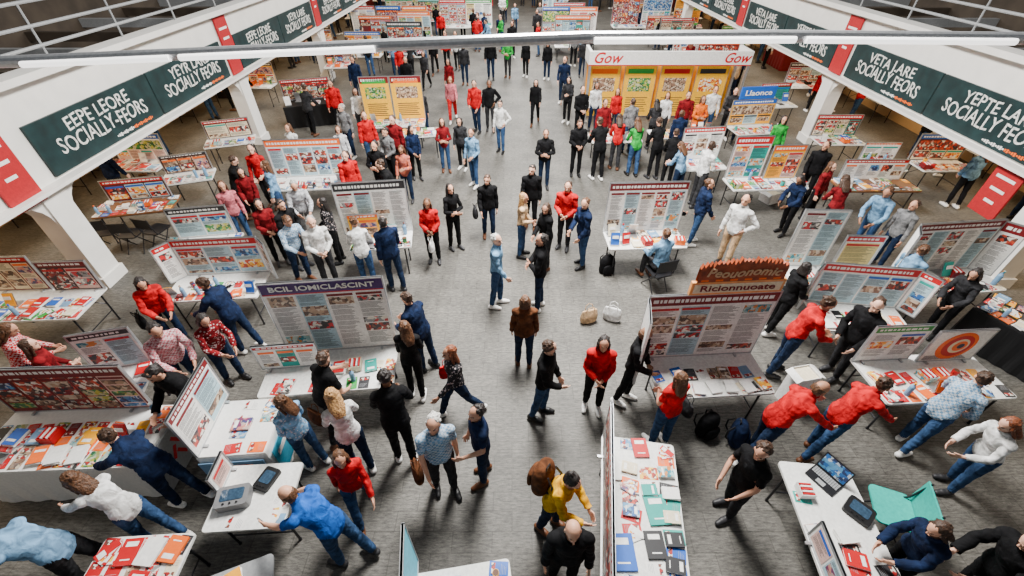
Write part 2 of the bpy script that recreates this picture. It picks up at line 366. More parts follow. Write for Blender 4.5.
        if 'ornate' in opt:
            hw=opt['ornate']; bn=mat('brown_orange_sign',(.26,.05,.015),.5,noise=.5,scale=8); cr=mat('cream_orange_band',(.78,.33,.1),.5,noise=.2,scale=8)
            t=new('header_sign',None,b,(opt.get('tx',0),0,h))
            k=MB(); k.box((0,0,.11),(hw,.05,.22),cr); k.box((0,-.027,.11),(hw-.08,.004,.15),M_cream)
            new('lettered_band',k.mesh('lb'),t); text('Ricionnuoate',t,(0,-.032,.11),(math.pi/2,0,0),.14,'dred',maxw=hw*.8)
            k=MB(); n=44; z0=.22; rj=random.Random(5)
            pr=[(-hw*.46+hw*.92*i/n, .22+.09*math.sin(math.pi*i/n)+(.05 if i%2 else -.01)+rj.uniform(-.015,.03)) for i in range(n+1)]
            for i in range(n):
                (xa,za),(xb,zb)=pr[i],pr[i+1]
                for yy in(-.025,.025): k.quad([(xa,yy,z0),(xb,yy,z0),(xb,yy,z0+zb),(xa,yy,z0+za)],bn)
                k.quad([(xa,-.025,z0+za),(xb,-.025,z0+zb),(xb,.025,z0+zb),(xa,.025,z0+za)],bn)
            for i in range(6): k.box((-hw*.38+i*hw*.152,-.028,z0+.03),(.1,.004,.03),'orange')
            new('jagged_crest',k.mesh('sc'),t); text('Peouonomic',t,(0,-.034,.37),(math.pi/2,0,0),.19,'beige',maxw=hw*.78,shear=.25,rough=.015)
        if 'top' in opt:
            txt,colr=opt['top']; t=new('header_sign',None,b,(0,0,h+.01)); k=MB(); k.rr(0,0,bw*.8,.05,0,.36,colr,.02); new('sign_panel',k.mesh('sp'),t); text(txt,t,(0,-.034,.18),(math.pi/2,0,0),.22,'white',maxw=bw*.6)
        if 'title' in opt:
            text(opt['title'],b,(0,-.024,h-.11),(math.pi/2,0,0),.12,'white',maxw=bw*.85)
        segs.append((U0,U1,v,wing,opt))
    def blocked(u,v,mg=.15):
        if any(a-.02<u<b+.02 and abs(v-vv)<mg for a,b,vv,wg,op in segs): return True
        return any(wg and (abs(u-a)<.14 or abs(u-b)<.14) and abs(v-vv)<.45 for a,b,vv,wg,op in segs)
    base=zt0
    if not far and under>0:
        nu=max(1,int((L-.02)/.165)); nv=max(1,int((w-.02)/.215)); du=(L-.17)/max(1,nu-1); dv=(w-.24)/max(1,nv-1); cnt=0
        for i in range(nu):
            for j in range(nv):
                u=-L/2+.085+i*du; v=-w/2+.12+j*dv
                if blocked(u,v,.12) or R.random()>under: continue
                x,y=wp(u,v); c_=pick(R,items); m=R.choice(PR) if c_=='p' else (M_cream if c_=='cream' else FL[c_])
                rz=ang+R.uniform(-.2,.2)+(math.pi if R.random()<.5 else 0); s_=R.uniform(.85,1.02); z_=zt0+.0004*(cnt%5); cnt+=1
                if c.y<6.6: item('leaflet',x,y,z_,rz,m,s_)
                else:
                    cc,ss_=math.cos(rz)*s_,math.sin(rz)*s_
                    for (qx,qy,qw,qh,mm,dz) in((0,0,.078,.11,m,.005),(0,.0625,.06,.022,PR[0],.0065),(0,-.05,.055,.02,M_grey,.0065)):
                        STUFF.quad([(x+a_*cc-b_*ss_,y+a_*ss_+b_*cc,z_+dz) for a_,b_ in((qx-qw,qy-qh),(qx+qw,qy-qh),(qx+qw,qy+qh),(qx-qw,qy+qh))],mm)
        base=zt0+.0098
    cx_,cy_=cell if cell else ((.215,.24) if not far else (.3,.3))
    nu=max(1,int((L-.04)/cx_)); nv=max(1,int((w-.02)/cy_)); du=(L-.05)/nu; dv=(w-.04)/nv
    for i in range(nu):
        for j in range(nv):
            u=-L/2+.025+(i+.5)*du; v=-w/2+.02+(j+.5)*dv
            if blocked(u,v): continue
            if R.random()>(dens if far or under==0 else dens*.72): continue
            x,y=wp(u+R.uniform(-.02,.02),v+R.uniform(-.02,.02)); place_item(R,x,y,base,ang+(R.choice([0,math.pi]) ),min(du/.17,dv/.225),items,far)
    return e,wp,L
# ---------------------------------------------------------------- items
PM={}
def proto():
    k=MB(); k.rr(0,0,.16,.215,0,.004,M_ink,.005); k.rr(.002,0,.15,.205,.004,.024,M_paper,.003); k.rr(0,0,.16,.215,.024,.028,M_ink,.005); k.box((-.079,0,.014),(.004,.21,.026),M_ink)
    k.quad([(-.05,.04,.0285),(.05,.04,.0285),(.05,.08,.0285),(-.05,.08,.0285)],M_white); k.quad([(-.04,-.07,.0285),(.04,-.07,.0285),(.04,-.06,.0285),(-.04,-.06,.0285)],M_white)
    PM['book']=k.mesh('book')
    k=MB(); N=6
    for i in range(N):
        x0=-.078+.156*i/N;x1=-.078+.156*(i+1)/N; z0=.003+.004*math.cos((x0/.078)*1.5);z1=.003+.004*math.cos((x1/.078)*1.5)
        k.quad([(x0,-.11,z0),(x1,-.11,z1),(x1,.11,z1),(x0,.11,z0)],M_ink)
    zz=.0078
    k.quad([(-.06,.04,zz),(.06,.04,zz),(.06,.085,zz),(-.06,.085,zz)],PR[0])
    for i in range(4): k.quad([(-.06,-.03-i*.018,zz),(.05-.01*i,-.03-i*.018,zz),(.05-.01*i,-.026-i*.018,zz),(-.06,-.026-i*.018,zz)],M_grey)
    PM['leaflet']=k.mesh('leaflet')
    k=MB()
    for i in range(7): k.box((random.uniform(-.004,.004),random.uniform(-.004,.004),.003+i*.006),(.15,.205,.005),M_paper if i<6 else M_ink,Matrix.Rotation(random.uniform(-.08,.08),3,'Z'))
    k.quad([(-.055,-.06,.043),(.055,-.06,.043),(.055,-.03,.043),(-.055,-.03,.043)],M_white)
    PM['leaflet_stack']=k.mesh('stack')
    k=MB()
    for i in range(5):
        a=-.5+.25*i; Rz=Matrix.Rotation(-a,3,'Z'); p=[Rz@Vector(q) for q in((-.04,-.02,0),(.04,-.02,0),(.04,.17,0),(-.04,.17,0))]
        k.quad([(q.x,q.y-.09,.002+.002*i) for q in p],M_ink if i%2==0 else M_paper)
        p=[Rz@Vector(q) for q in((-.03,.09,0),(.03,.09,0),(.03,.15,0),(-.03,.15,0))]
        k.quad([(q.x,q.y-.09,.003+.002*i) for q in p],PR[3] if i%2 else M_white)
    PM['leaflet_fan']=k.mesh('fan')
    k=MB(); Rt=Matrix.Rotation(math.radians(-20),3,'X')
    k.box((0,.0,.11),(.15,.006,.21),M_alu,Rt); k.box((0,-.014,.115),(.14,.006,.2),M_ink,Rt); k.box((0,.02,.004),(.15,.12,.008),M_alu); k.box((0,-.04,.02),(.15,.006,.04),M_alu)
    k.box((0,-.02,.15),(.1,.004,.05),M_white,Rt)
    PM['brochure_holder']=k.mesh('holder')
    k=MB()
    for a,b,c,d in((0,-.08,.16,.006),(0,.08,.16,.006),(-.077,0,.006,.16),(.077,0,.006,.16)): k.box((a,b,.045),(c,d,.09),M_ink)
    k.box((0,0,.004),(.16,.16,.008),M_ink)
    for i in range(5): k.box((-.055+.027*i,0,.055),(.018,.13,.085),M_paper if i%2 else FL['red'],Matrix.Rotation(.08*(i-2),3,'Y'))
    PM['leaflet_box']=k.mesh('lbox')
    k=MB(); k.tube([(0,0,0),(0,0,.005),(0,0,.085),(0,0,.09)],[.03,.036,.038,.036],M_ink,14); k.tube([(.036,0,.07),(.06,0,.06),(.06,0,.035),(.036,0,.02)],.006,M_ink,6); k.tube([(0,0,.0905),(0,0,.0915)],.032,FL['brown'],14)
    PM['mug']=k.mesh('mug')
    k=MB(); k.tube([(0,0,0),(0,0,.01),(0,0,.15),(0,0,.18),(0,0,.2)],[.03,.032,.032,.014,.013],FL['lblue'],12); k.tube([(0,0,.2),(0,0,.222)],.015,M_ink,12); PM['bottle']=k.mesh('bottle')
proto()
ICOL=['red','white','blue','green','orange','teal','dgrey','yellow','red','dred','lblue','cream','white','black','p','p','p','p','p','p','p','p','p']
def pick(R,mode):
    c=R.choice(ICOL)
    if mode=='red' and R.random()<.5: c=R.choice(['red','white','orange','p'])
    if mode=='blue' and R.random()<.6: c=R.choice(['blue','lblue','teal'])
    if mode=='green' and R.random()<.45: c=R.choice(['green','yellow','orange','red'])
    if mode=='near': c=R.choice(['white','white','cream','dgrey','p','p','p','red','teal','lblue','orange','white','blue','grey'])
    return c
def item(kind,x,y,z,rz,m,s=1):
    o=new(kind,PM[kind],None,(x,y,z),rz)
    o.scale=(s,s,1 if kind in('leaflet','book') else s)
    for i,sl in enumerate(o.material_slots):
        if sl.material==M_ink: sl.link='OBJECT'; sl.material=m
    o['category']={'leaflet_stack':'leaflets','leaflet_fan':'leaflets','leaflet_box':'box','brochure_holder':'leaflet holder'}.get(kind,kind); o['group']=GR
    cname=m.name.replace('ink_','').replace('_paper','')
    cname='multicoloured' if cname.startswith('print') else WORD.get(cname,cname)
    o['label']={'book':'%s covered book lying flat on a display table','leaflet':'single %s leaflet lying on a display table','leaflet_fan':'fan of %s leaflets spread on a display table','leaflet_stack':'small pile of %s leaflets on a display table','brochure_holder':'tilted stand holding a %s brochure on a table','leaflet_box':'open %s box filled with leaflets on a table','mug':'%s mug standing on a display table','bottle':'clear water bottle with %s cap on a table'}[kind]%cname
    return o
def place_item(R,x,y,z,rz,f,mode,far):
    kinds=['book','leaflet_fan','leaflet_stack','leaflet_stack','brochure_holder','leaflet_box','book','book','mug','bottle']
    if mode in('flat','near'): kinds=['book','leaflet_stack','book','leaflet_stack','leaflet_fan','leaflet_box']
    if far: kinds=['book','leaflet_stack','brochure_holder','leaflet_box','leaflet_stack']
    kd=R.choice(kinds); c=pick(R,mode)
    m=R.choice(PR) if c=='p' else (M_cream if c=='cream' else FL[c])
    item(kd,x,y,z,rz+R.uniform(-.2,.2),m,min(1.5,f)*R.uniform(.85,.98))
def laptop(x,y,z,rz):
    e=bpy.data.objects.new('laptop',None); C.objects.link(e); e.location=(x,y,z); e.rotation_euler=(0,0,rz); e['label']='open dark laptop with a bluish screen on a display table'; e['category']='laptop'
    k=MB(); k.rr(0,0,.34,.24,0,.018,M_blk,.015); new('base',k.mesh('b'),e)
    k=MB()
    for i in range(12):
        for j in range(4): k.box((-.14+i*.0255,.08-j*.026,.02),(.021,.021,.004),M_grey)
    k.box((0,-.07,.019),(.1,.06,.002),M_grey); new('keyboard',k.mesh('kb'),e)
    k=MB(); Rt=Matrix.Rotation(math.radians(-18),3,'X'); k.box((0,.155,.125),(.34,.012,.23),M_blk,Rt); k.box((0,.147,.127),(.31,.004,.195),PR[1],Rt); new('screen',k.mesh('sc'),e)
T=table; PL={'plain':True}
T((637,440),(649,640),.92,[(0,1,-.98,.75,'red','white')],seed=1,items='near',dens=1.2,cell=(.24,.22),under=.85)
t2=T((812,464),(872,600),.82,[(.6,1.05,-.98,.35,None,'white')],seed=2,items='near',dens=.8,under=.6)
T((868,380),(992,374),.85,[(0,.45,.9,.75,'green','white'),(.5,.95,.75,.66,None,'white',{'circle':1})],seed=3,items='green',under=.8)
T((652,377),(762,371),.8,[(-.1,1,1,1.28,'dred','white',{'wing':.5,'one':-1,'wa':75,'ornate':1.3,'tx':.24,'plain':1})],seed=4,items='near',under=.7)
T((606,240),(682,238),.7,[(0,1,1,1.15,'dred','white',PL)],seed=5,under=.6)
T((266,374),(396,364),.85,[(.12,1.0,1,1.4,'purple','white',{'title':'BCIL IOMICLASCINT','plain':1}),(-.04,.42,.25,.5,'red','white')],seed=6,under=.7)
T((812,314),(905,322),.75,[(0,1,1,.85,'red','white',{'wing':.3})],seed=7,items='red')
T((785,274),(862,276),.6,[(0,.55,1,1.25,None,'white',PL),(.62,1.1,.6,.8,'red','white')],seed=8)
T((905,284),(990,278),.7,[(-.05,.9,1,1.1,'dred','white',{'wing':.35,'plain':1})],seed=9)
T((985,300),(1075,345),.8,[],seed=10,cl='black',top='black')
T((728,184),(802,182),.7,[(.02,.5,1,1.1,'red','white'),(.52,.95,.7,.9,'orange','yellow')],seed=11,items='red')
T((836,185),(914,185),.65,[(.1,.9,1,.55,'red','white')],seed=12,top='wood')
T((352,242),(412,238),.65,[(-.15,1,1,1.2,'dgrey','white',PL),(0,.5,.3,.6,'orange','yellow')],seed=13)
T((172,288),(264,283),.8,[(.08,1,.95,.8,'red','white',{'wing':.3})],seed=14,items='green')
T((175,246),(240,240),.6,[(0,.9,1,.7,'dgrey','white')],seed=15)
t13=T((254,400),(230,455),.85,[(-.15,1,-.98,.8,'dred','white',PL)],cl='white',seed=16,items='red')
t14=T((-10,440),(158,434),.9,[(0,.87,1,.9,'dred','red')],cl='white',seed=17,items='red')
T((80,388),(150,376),.65,[(.1,.95,1,.75,'dgrey','white',PL)],seed=18,items='blue')
T((-20,306),(92,302),.85,[(0,.5,1,.75,'red','red'),(.55,1,.9,.65,'dred','dark')],seed=19,items='green')
T((267,464),(242,530),.9,[(0,.45,-.98,.35,None,'white')],seed=20,dens=.65,items='near',under=.5)
T((232,568),(226,650),.8,[],seed=21,top='grey',dens=.4,under=0)
T((85,574),(180,568),.7,[],seed=22,items='red')
T((462,566),(470,700),1.0,[(-.12,1,-.98,.95,None,'blue')],seed=23)
T((98,210),(176,202),.75,[(.1,.9,.9,.55,'red','dark')],seed=24,items='red',top='wood')
T((162,180),(214,173),.7,[(.05,.95,.9,.5,'dgrey','dark')],seed=25)
T((205,144),(255,138),.7,[(.05,.95,.9,.55,'red','dark')],seed=26)
T((272,184),(346,181),.75,[(0,1,1,1.0,'orange','white')],seed=27,items='red')
T((398,134),(440,131),.7,[],seed=28,items='green')
T((362,124),(425,122),.7,[(.05,.5,1,1.35,'dred','yellow',{'plain':'green'}),(.52,1,1,1.35,'dred','yellow',{'plain':'orange'})],seed=29)
T((284,104),(332,100),.8,[(0,1,1,.7,'red','dark')],seed=30,items='red',cl='black')
T((590,138),(640,137),.7,[],seed=32,items='red'); T((650,134),(712,132),.7,[],seed=33,items='green')
T((682,165),(722,163),.7,[(0,1,1,.9,'red','white')],seed=34,items='red')
T((732,130),(775,128),.8,[(0,1,1,.8,'blue','yellow',{'top':('Llaonce','blue')})],seed=35,items='green')
T((815,140),(860,140),.7,[(0,1,1,.65,'red','dark')],seed=36)
T((865,165),(900,165),.7,[(0,1,1,.5,'orange','white')],seed=37)
T((762,104),(792,103),.8,[(0,1,1,.6,'red','dark')],seed=38)
T((325,66),(352,65),.8,[(0,1,1,.8,'orange','dark')],seed=39,items='red')
T((352,34),(428,34),1,[(0,.32,1,1.3,'red','white'),(.34,.66,1,1.3,'blue','dark'),(.68,1,1,1.3,'orange','yellow')],seed=40,dens=.6)
T((440,26),(492,26),1,[(0,.5,1,1.3,'red','red'),(.5,1,1,1.3,'green','white')],seed=41,dens=.6)
T((542,38),(596,38),1,[(0,.5,1,1.4,'blue','dark'),(.5,1,1,1.4,'orange','white')],seed=42,dens=.6)
T((612,26),(700,26),1,[(0,.3,1,1.5,'red','red'),(.34,.66,1,1.6,'red','white'),(.7,1,1,1.5,'orange','yellow')],seed=43,dens=.6)
e,_,L=t13
k=MB(); k.box((L/2+.055,0,.4),(.01,.8,.55),'lblue'); k.box((L/2+.062,.1,.45),(.006,.3,.3),'orange'); new('front_panel',k.mesh('fp'),e)
k=MB(); k.box((0,.425+.055,.4),(L*.9,.01,.55),mat('turquoise_panel',(.03,.3,.45))); k.box((-L*.2,.487,.42),(L*.3,.006,.35),'orange'); k.box((L*.2,.487,.5),(L*.3,.006,.08),M_white); new('front_panel',k.mesh('fp'),e)
e,_,L=t14
k=MB(); k.box((L/2+.055,0,.37),(.02,.86,.7),M_grey)
for a,b,c_ in((.06,.5,.5),(-.04,.38,-.6),(.04,.27,.5)): k.box((L/2+.068,a*1.2,b),(.006,.05,.2),'red',Matrix.Rotation(c_,3,'X'))
new('front_panel',k.mesh('fp'),e)
rr_=random.Random(99); WORLDP=[]
sty2=['white','dark','red','yellow','white','white','teal']; hdc=['red','dred','orange','blue','green','dgrey','teal']
sd=500
for s,wx in((-1,WL),(1,WR)):
    for y in(10.2,12.9,17.4,20.4,24.6,27.8,31.6,35.0,39.2,42.8):
        x=wx-s*.75; sd+=1; vv=.98 if s<0 else -.98
        r_=T((x,y-1.0),(x,y+1.0),.75,[(.02,.48,vv,.9,rr_.choice(hdc),rr_.choice(sty2)),(.5,.98,vv,.9,rr_.choice(hdc),rr_.choice(sty2))],seed=sd,world=True,items=rr_.choice(['red','mix','green']),dens=.9,cl=rr_.choice([None,None,'dred','black']))
        for q in range(2 if y>12 else 1): WORLDP.append((x-s*rr_.uniform(.75,1.1),y-.6+1.2*q+rr_.uniform(-.2,.2),0 if s>0 else 180))
    for y in(17.0,20.2,23.5,26.2,29.0,32.5,36,39.5,43):
        for xo in((1.35,),(1.35,3.4))[y>22 or s>0 and y>19]:
            x=(XL+xo) if s<0 else (XR-xo)
            if abs(x)<4.6: continue
            sd+=1
            r_=T((x-.85,y),(x+.85,y),.75,[(0,1,1,rr_.uniform(.7,1.4),rr_.choice(hdc),rr_.choice(sty2))],seed=sd,world=True,items=rr_.choice(['red','mix','green']),dens=.9)
            if r_:
                for q in range(2): WORLDP.append((x-.5+q+rr_.uniform(-.2,.2),y-rr_.uniform(.8,1.2),90+rr_.uniform(-30,30)))
    for y in(11.3,18.6,26,33.5,41):
        x=(-10.2 if s<0 else 11.7); sd+=1
        r_=T((x-.7,y),(x+.7,y),.7,[(0,1,1,.75,rr_.choice(hdc),rr_.choice(sty2))],seed=sd,world=True,items='red',dens=.9)
        if r_: WORLDP.append((x,y-.9,90))
for x,y in((3.1,25.5),(3.3,29.5),(6.2,42),(2.8,42),(-4.2,43),(3.0,35.5)):
    sd+=1; r_=T((x-.9,y),(x+.9,y),.8,[(0,1,1,1.3,rr_.choice(hdc),rr_.choice(sty2))],seed=sd,world=True,dens=.8)
    if r_: WORLDP.append((x,y-1,90)); WORLDP.append((x+.7,y-1.2,rr_.uniform(0,360)))
for i in range(22): WORLDP.append((rr_.uniform(-3.5,2.2),rr_.uniform(22,46),rr_.choice([90,270,260,280,200])))
for s,wx in((-1,WL),(1,WR)):
    for j in range(22):
        y=8.2+j*1.75; hh=rr_.uniform(.6,.75)
        R_=rr_.choice(sty2)
        o=new('wall_poster',panel_mesh(1.35,hh,rr_.choice(hdc),900+j+50*s,R_),None,(wx-s*.02,y,1.78),rz=(math.pi/2 if s<0 else -math.pi/2),label='%s printed poster panel mounted on the cream wall'%SN[R_],cat='poster',group='wall posters')
new('leaflet',STUFF.mesh('leaflets'),None,label='layer of assorted printed leaflets covering the display tables',cat='leaflets',kind='stuff')
def clear(x,y,r):
    for o in [o for o in bpy.data.objects if o.get('group')==GR and math.hypot(o.location.x-x,o.location.y-y)<r]: bpy.data.objects.remove(o)
x,y=t2[1](-t2[2]*.36,.05); clear(x,y,.3)
laptop(x,y,.75,math.radians(-60))
def device(px,py,rz,w,d,h,c,lab,name='display_device',z=.75):
    x,y,_=G(px,py,z); clear(x,y,.26)
    e=new(name,None,None,(x,y,z),rz,label=lab,cat='device')
    k=MB(); k.rr(0,0,w,d,0,h,cm(c),min(w,d)*.15); new('casing',k.mesh('c'),e)
    k=MB(); k.rr(0,d*.05,w*.7,d*.55,h,h+.006,M_glass,.02); new('screen',k.mesh('s'),e)
    for i in range(3):
        k=MB(); k.tube([(w*(-.2+.2*i),-d*.36,h),(w*(-.2+.2*i),-d*.36,h+.012)],.012,M_blk); new('button',k.mesh('b'),e)
device(236,500,.2,.36,.25,.12,'grey','grey tabletop device with screen on a white table')
device(268,480,-.3,.2,.28,.05,'black','black tablet device on a white table')
device(858,512,-.9,.28,.26,.05,'black','black flat device on a white table')
def bigbook(px,py,rz,c,s):
    x,y,_=G(px,py,.76); clear(x,y,.14); item('book',x,y,.75,rz,FL[c],s)
bigbook(622,552,0,'blue',1.7); bigbook(657,510,.05,'teal',1.55); bigbook(640,448,0,'red',1.2); bigbook(655,545,0,'dgrey',1.3); bigbook(612,470,0,'white',1.2)
def carton(px,py,z,rz,sx,sy,sz,lab):
    x,y,_=G(px,py,z); e=new('carton',None,None,(x,y,z),rz,label=lab,cat='box'); k=MB()
    for a,b,c,d in((0,-sy/2,sx,.008),(0,sy/2,sx,.008),(-sx/2,0,.008,sy),(sx/2,0,.008,sy)): k.box((a,b,sz/2),(c,d,sz),M_white)
    k.box((0,0,.005),(sx,sy,.01),M_white); k.box((0,0,sz-.03),(sx*.9,sy*.9,.01),M_cream); new('box_body',k.mesh('b'),e)
    for s in(-1,1):
        k=MB(); k.box((s*(sx/2+.05),0,sz-.02),(.11,sy,.006),M_white,Matrix.Rotation(s*.5,3,'Y')); new('flap',k.mesh('f'),e)
carton(788,400,0,.2,.3,.26,.7,'tall open white cardboard box on the floor')
carton(798,200,0,.1,.4,.35,.35,'open white cardboard box on the floor'); carton(768,201,0,.4,.35,.35,.3,'open white cardboard box on the floor')
def booth():
    a=Vector(G(584,122)); b=Vector(G(730,122)); w=(b-a).length; c=(a+b)/2
    e=new('exhibition_booth',None,None,(c.x,c.y,0),label='large booth frame with white header fascia and yellow poster wall',cat='booth')
    for s in(-1,1):
        for y in(0,.9):
            k=MB(); k.box((s*w/2,y,1.05),(.08,.08,2.1),M_alu); k.box((s*w/2,y,.02),(.2,.2,.04),M_alu); new('post',k.mesh('p'),e)
    k=MB(); k.box((0,0,2.18),(w+.1,.1,.44),M_white); k.box((0,-.055,1.97),(w+.1,.01,.03),'red')
    for s in(-1,1): k.box((s*w/2,.5,2.18),(.1,.9,.44),M_white)
    h=new('header_fascia',k.mesh('h'),e)
    text('Gow',h,(-w*.4,-.06,2.19),(math.pi/2,0,0),.48,'red',shear=.35); text('Gow',h,(w*.41,-.06,2.19),(math.pi/2,0,0),.44,'red',shear=.35)
    yb=mat('yellow_wall',(.95,.45,.01),.5,noise=.05)
    k=MB(); k.box((0,.95,.95),(w*.98,.05,1.9),yb); new('back_wall',k.mesh('bw'),e)
    for i in range(4):
        new('poster_panel',panel_mesh(1.15,1.8,None,300+i,'yellow',False,['orange','green','red','dgrey'][i]),e,(-2.1+i*1.3,.5,.05))
booth()
# ---------------------------------------------------------------- people
def capsule(a,b,ra,rb,n=12,c=4):
    a=np.array(a,float);b=np.array(b,float); d=b-a; L=np.linalg.norm(d); d=d/L if L>1e-6 else np.array([0,0,1.])
    t=np.array([1,0,0]) if abs(d[0])<.8 else np.array([0,1,0]); u=np.cross(d,t);u/=np.linalg.norm(u); v=np.cross(d,u)
    rings=[]
    for i in range(1,c+1): al=-math.pi/2+i*math.pi/2/c; rings.append((a+d*ra*math.sin(al),ra*math.cos(al)))
    for i in range(c): al=i*math.pi/2/c; rings.append((b+d*rb*math.sin(al),rb*math.cos(al)))
    V=[a-d*ra]
    for p,r in rings:
        for k in range(n): th=2*math.pi*k/n; V.append(p+r*(u*math.cos(th)+v*math.sin(th)))
    V.append(b+d*rb); Fc=[]; R=len(rings)
    for k in range(n): Fc.append((0,1+(k+1)%n,1+k)); Fc.append((len(V)-1,1+(R-1)*n+k,1+(R-1)*n+(k+1)%n))
    for r in range(R-1):
        for k in range(n): Fc.append((1+r*n+k,1+r*n+(k+1)%n,1+(r+1)*n+(k+1)%n,1+(r+1)*n+k))
    return V,Fc
def ellip(c,M,rad,n=16,m=10):
    c=np.array(c,float); V=[];Fc=[]
    for i in range(1,m):
        ph=math.pi*i/m
        for k in range(n):
            th=2*math.pi*k/n; p=np.array([math.sin(ph)*math.cos(th)*rad[0],math.sin(ph)*math.sin(th)*rad[1],math.cos(ph)*rad[2]]); V.append(c+M@p)
    V=[c+M@np.array([0,0,rad[2]])]+V+[c+M@np.array([0,0,-rad[2]])]
    for k in range(n): Fc.append((0,1+k,1+(k+1)%n)); Fc.append((len(V)-1,1+(m-2)*n+(k+1)%n,1+(m-2)*n+k))
    for r in range(m-2):
        for k in range(n): Fc.append((1+r*n+k,1+(r+1)*n+k,1+(r+1)*n+(k+1)%n,1+r*n+(k+1)%n))
    return V,Fc
def loft(secs,n=20):
    V=[];Fc=[]
    for c,ax,ay,a,b in secs:
        for k in range(n):
            th=2*math.pi*k/n; cx=math.copysign(abs(math.cos(th))**.85,math.cos(th)); sy=math.copysign(abs(math.sin(th))**.85,math.sin(th)); V.append(c+ax*a*cx+ay*b*sy)
    m=len(secs)
    for r in range(m-1):
        for k in range(n): Fc.append((r*n+k,r*n+(k+1)%n,(r+1)*n+(k+1)%n,(r+1)*n+k))
    Fc.append(tuple(reversed(range(n)))); Fc.append(tuple(range((m-1)*n,m*n)))
    return V,Fc
def remesh(parts,vox,smooth,dec):
    V=[];Fc=[]
    for v,f in parts:
        k=len(V); V+= [tuple(p) for p in v]; Fc+=[tuple(i+k for i in q) for q in f]
    me=bpy.data.meshes.new('tmp'); me.from_pydata(V,[],Fc); me.update()
    o=bpy.data.objects.new('tmp',me); C.objects.link(o)
    r=o.modifiers.new('r','REMESH'); r.mode='VOXEL'; r.voxel_size=vox
    s=o.modifiers.new('s','SMOOTH'); s.iterations=smooth; s.factor=.5
    d=o.modifiers.new('d','DECIMATE'); d.ratio=dec
    dg=bpy.context.evaluated_depsgraph_get(); ev=o.evaluated_get(dg); m2=bpy.data.meshes.new_from_object(ev)
    bpy.data.objects.remove(o); bpy.data.meshes.remove(me)
    return m2
def arr(me):
    v=np.empty(len(me.vertices)*3); me.vertices.foreach_get('co',v); v=v.reshape(-1,3)
    no=np.empty(len(me.vertices)*3); me.vertices.foreach_get('normal',no); no=no.reshape(-1,3)
    return v,no
POSE={'st':(3,4,(5,10,12,4),(2,10,10,4),(3,4),(-3,2),0),
'sr':(2,0,(-4,8,6,2),(12,9,35,-4),(8,10),(-6,2),-25),
'sl':(4,14,(8,8,30,-12),(14,9,55,-28),(2,6),(-8,3),30),
'tk':(2,2,(5,12,75,-10),(5,10,15,4),(5,6),(-5,3),15),
'hf':(3,4,(6,10,62,-35),(8,10,68,-38),(2,3),(-2,2),0),
'wk':(5,4,(28,8,50,2),(-25,8,0,4),(-20,14),(24,8),0),
'ln':(42,20,(55,10,60,-5),(45,12,50,0),(8,8),(-18,4),0),
'dn':(20,26,(18,12,58,-22),(22,12,64,-25),(4,6),(-6,4),0),
'dr':(24,18,(32,14,58,-5),(6,14,40,-25),(10,10),(-12,4),20),
'cx':(0,0,(15,16,80,-62),(18,16,72,-58),(3,3),(-3,3),0),
'ph':(4,24,(14,10,100,-28),(8,12,25,0),(3,3),(-3,3),0),
'hp':(0,0,(-15,38,25,-42),(3,10,10,4),(5,5),(-5,3),0),
'si':(8,12,(25,10,78,-10),(22,10,75,-15),(84,84),(80,80),0)}
PDESC={'st':'standing','sr':'standing relaxed','sl':'looking sideways','tk':'talking','hf':'hands together','wk':'walking','ln':'leaning forward','dn':'looking down','dr':'reaching forward','cx':'arms folded','ph':'reading leaflet','hp':'hand on hip','si':'sitting'}
TPL={}
def ad(f,o,side):
    f=math.radians(f);o=math.radians(o); return np.array([math.sin(f)*math.cos(o),side*math.sin(o),-math.cos(f)*math.cos(o)])
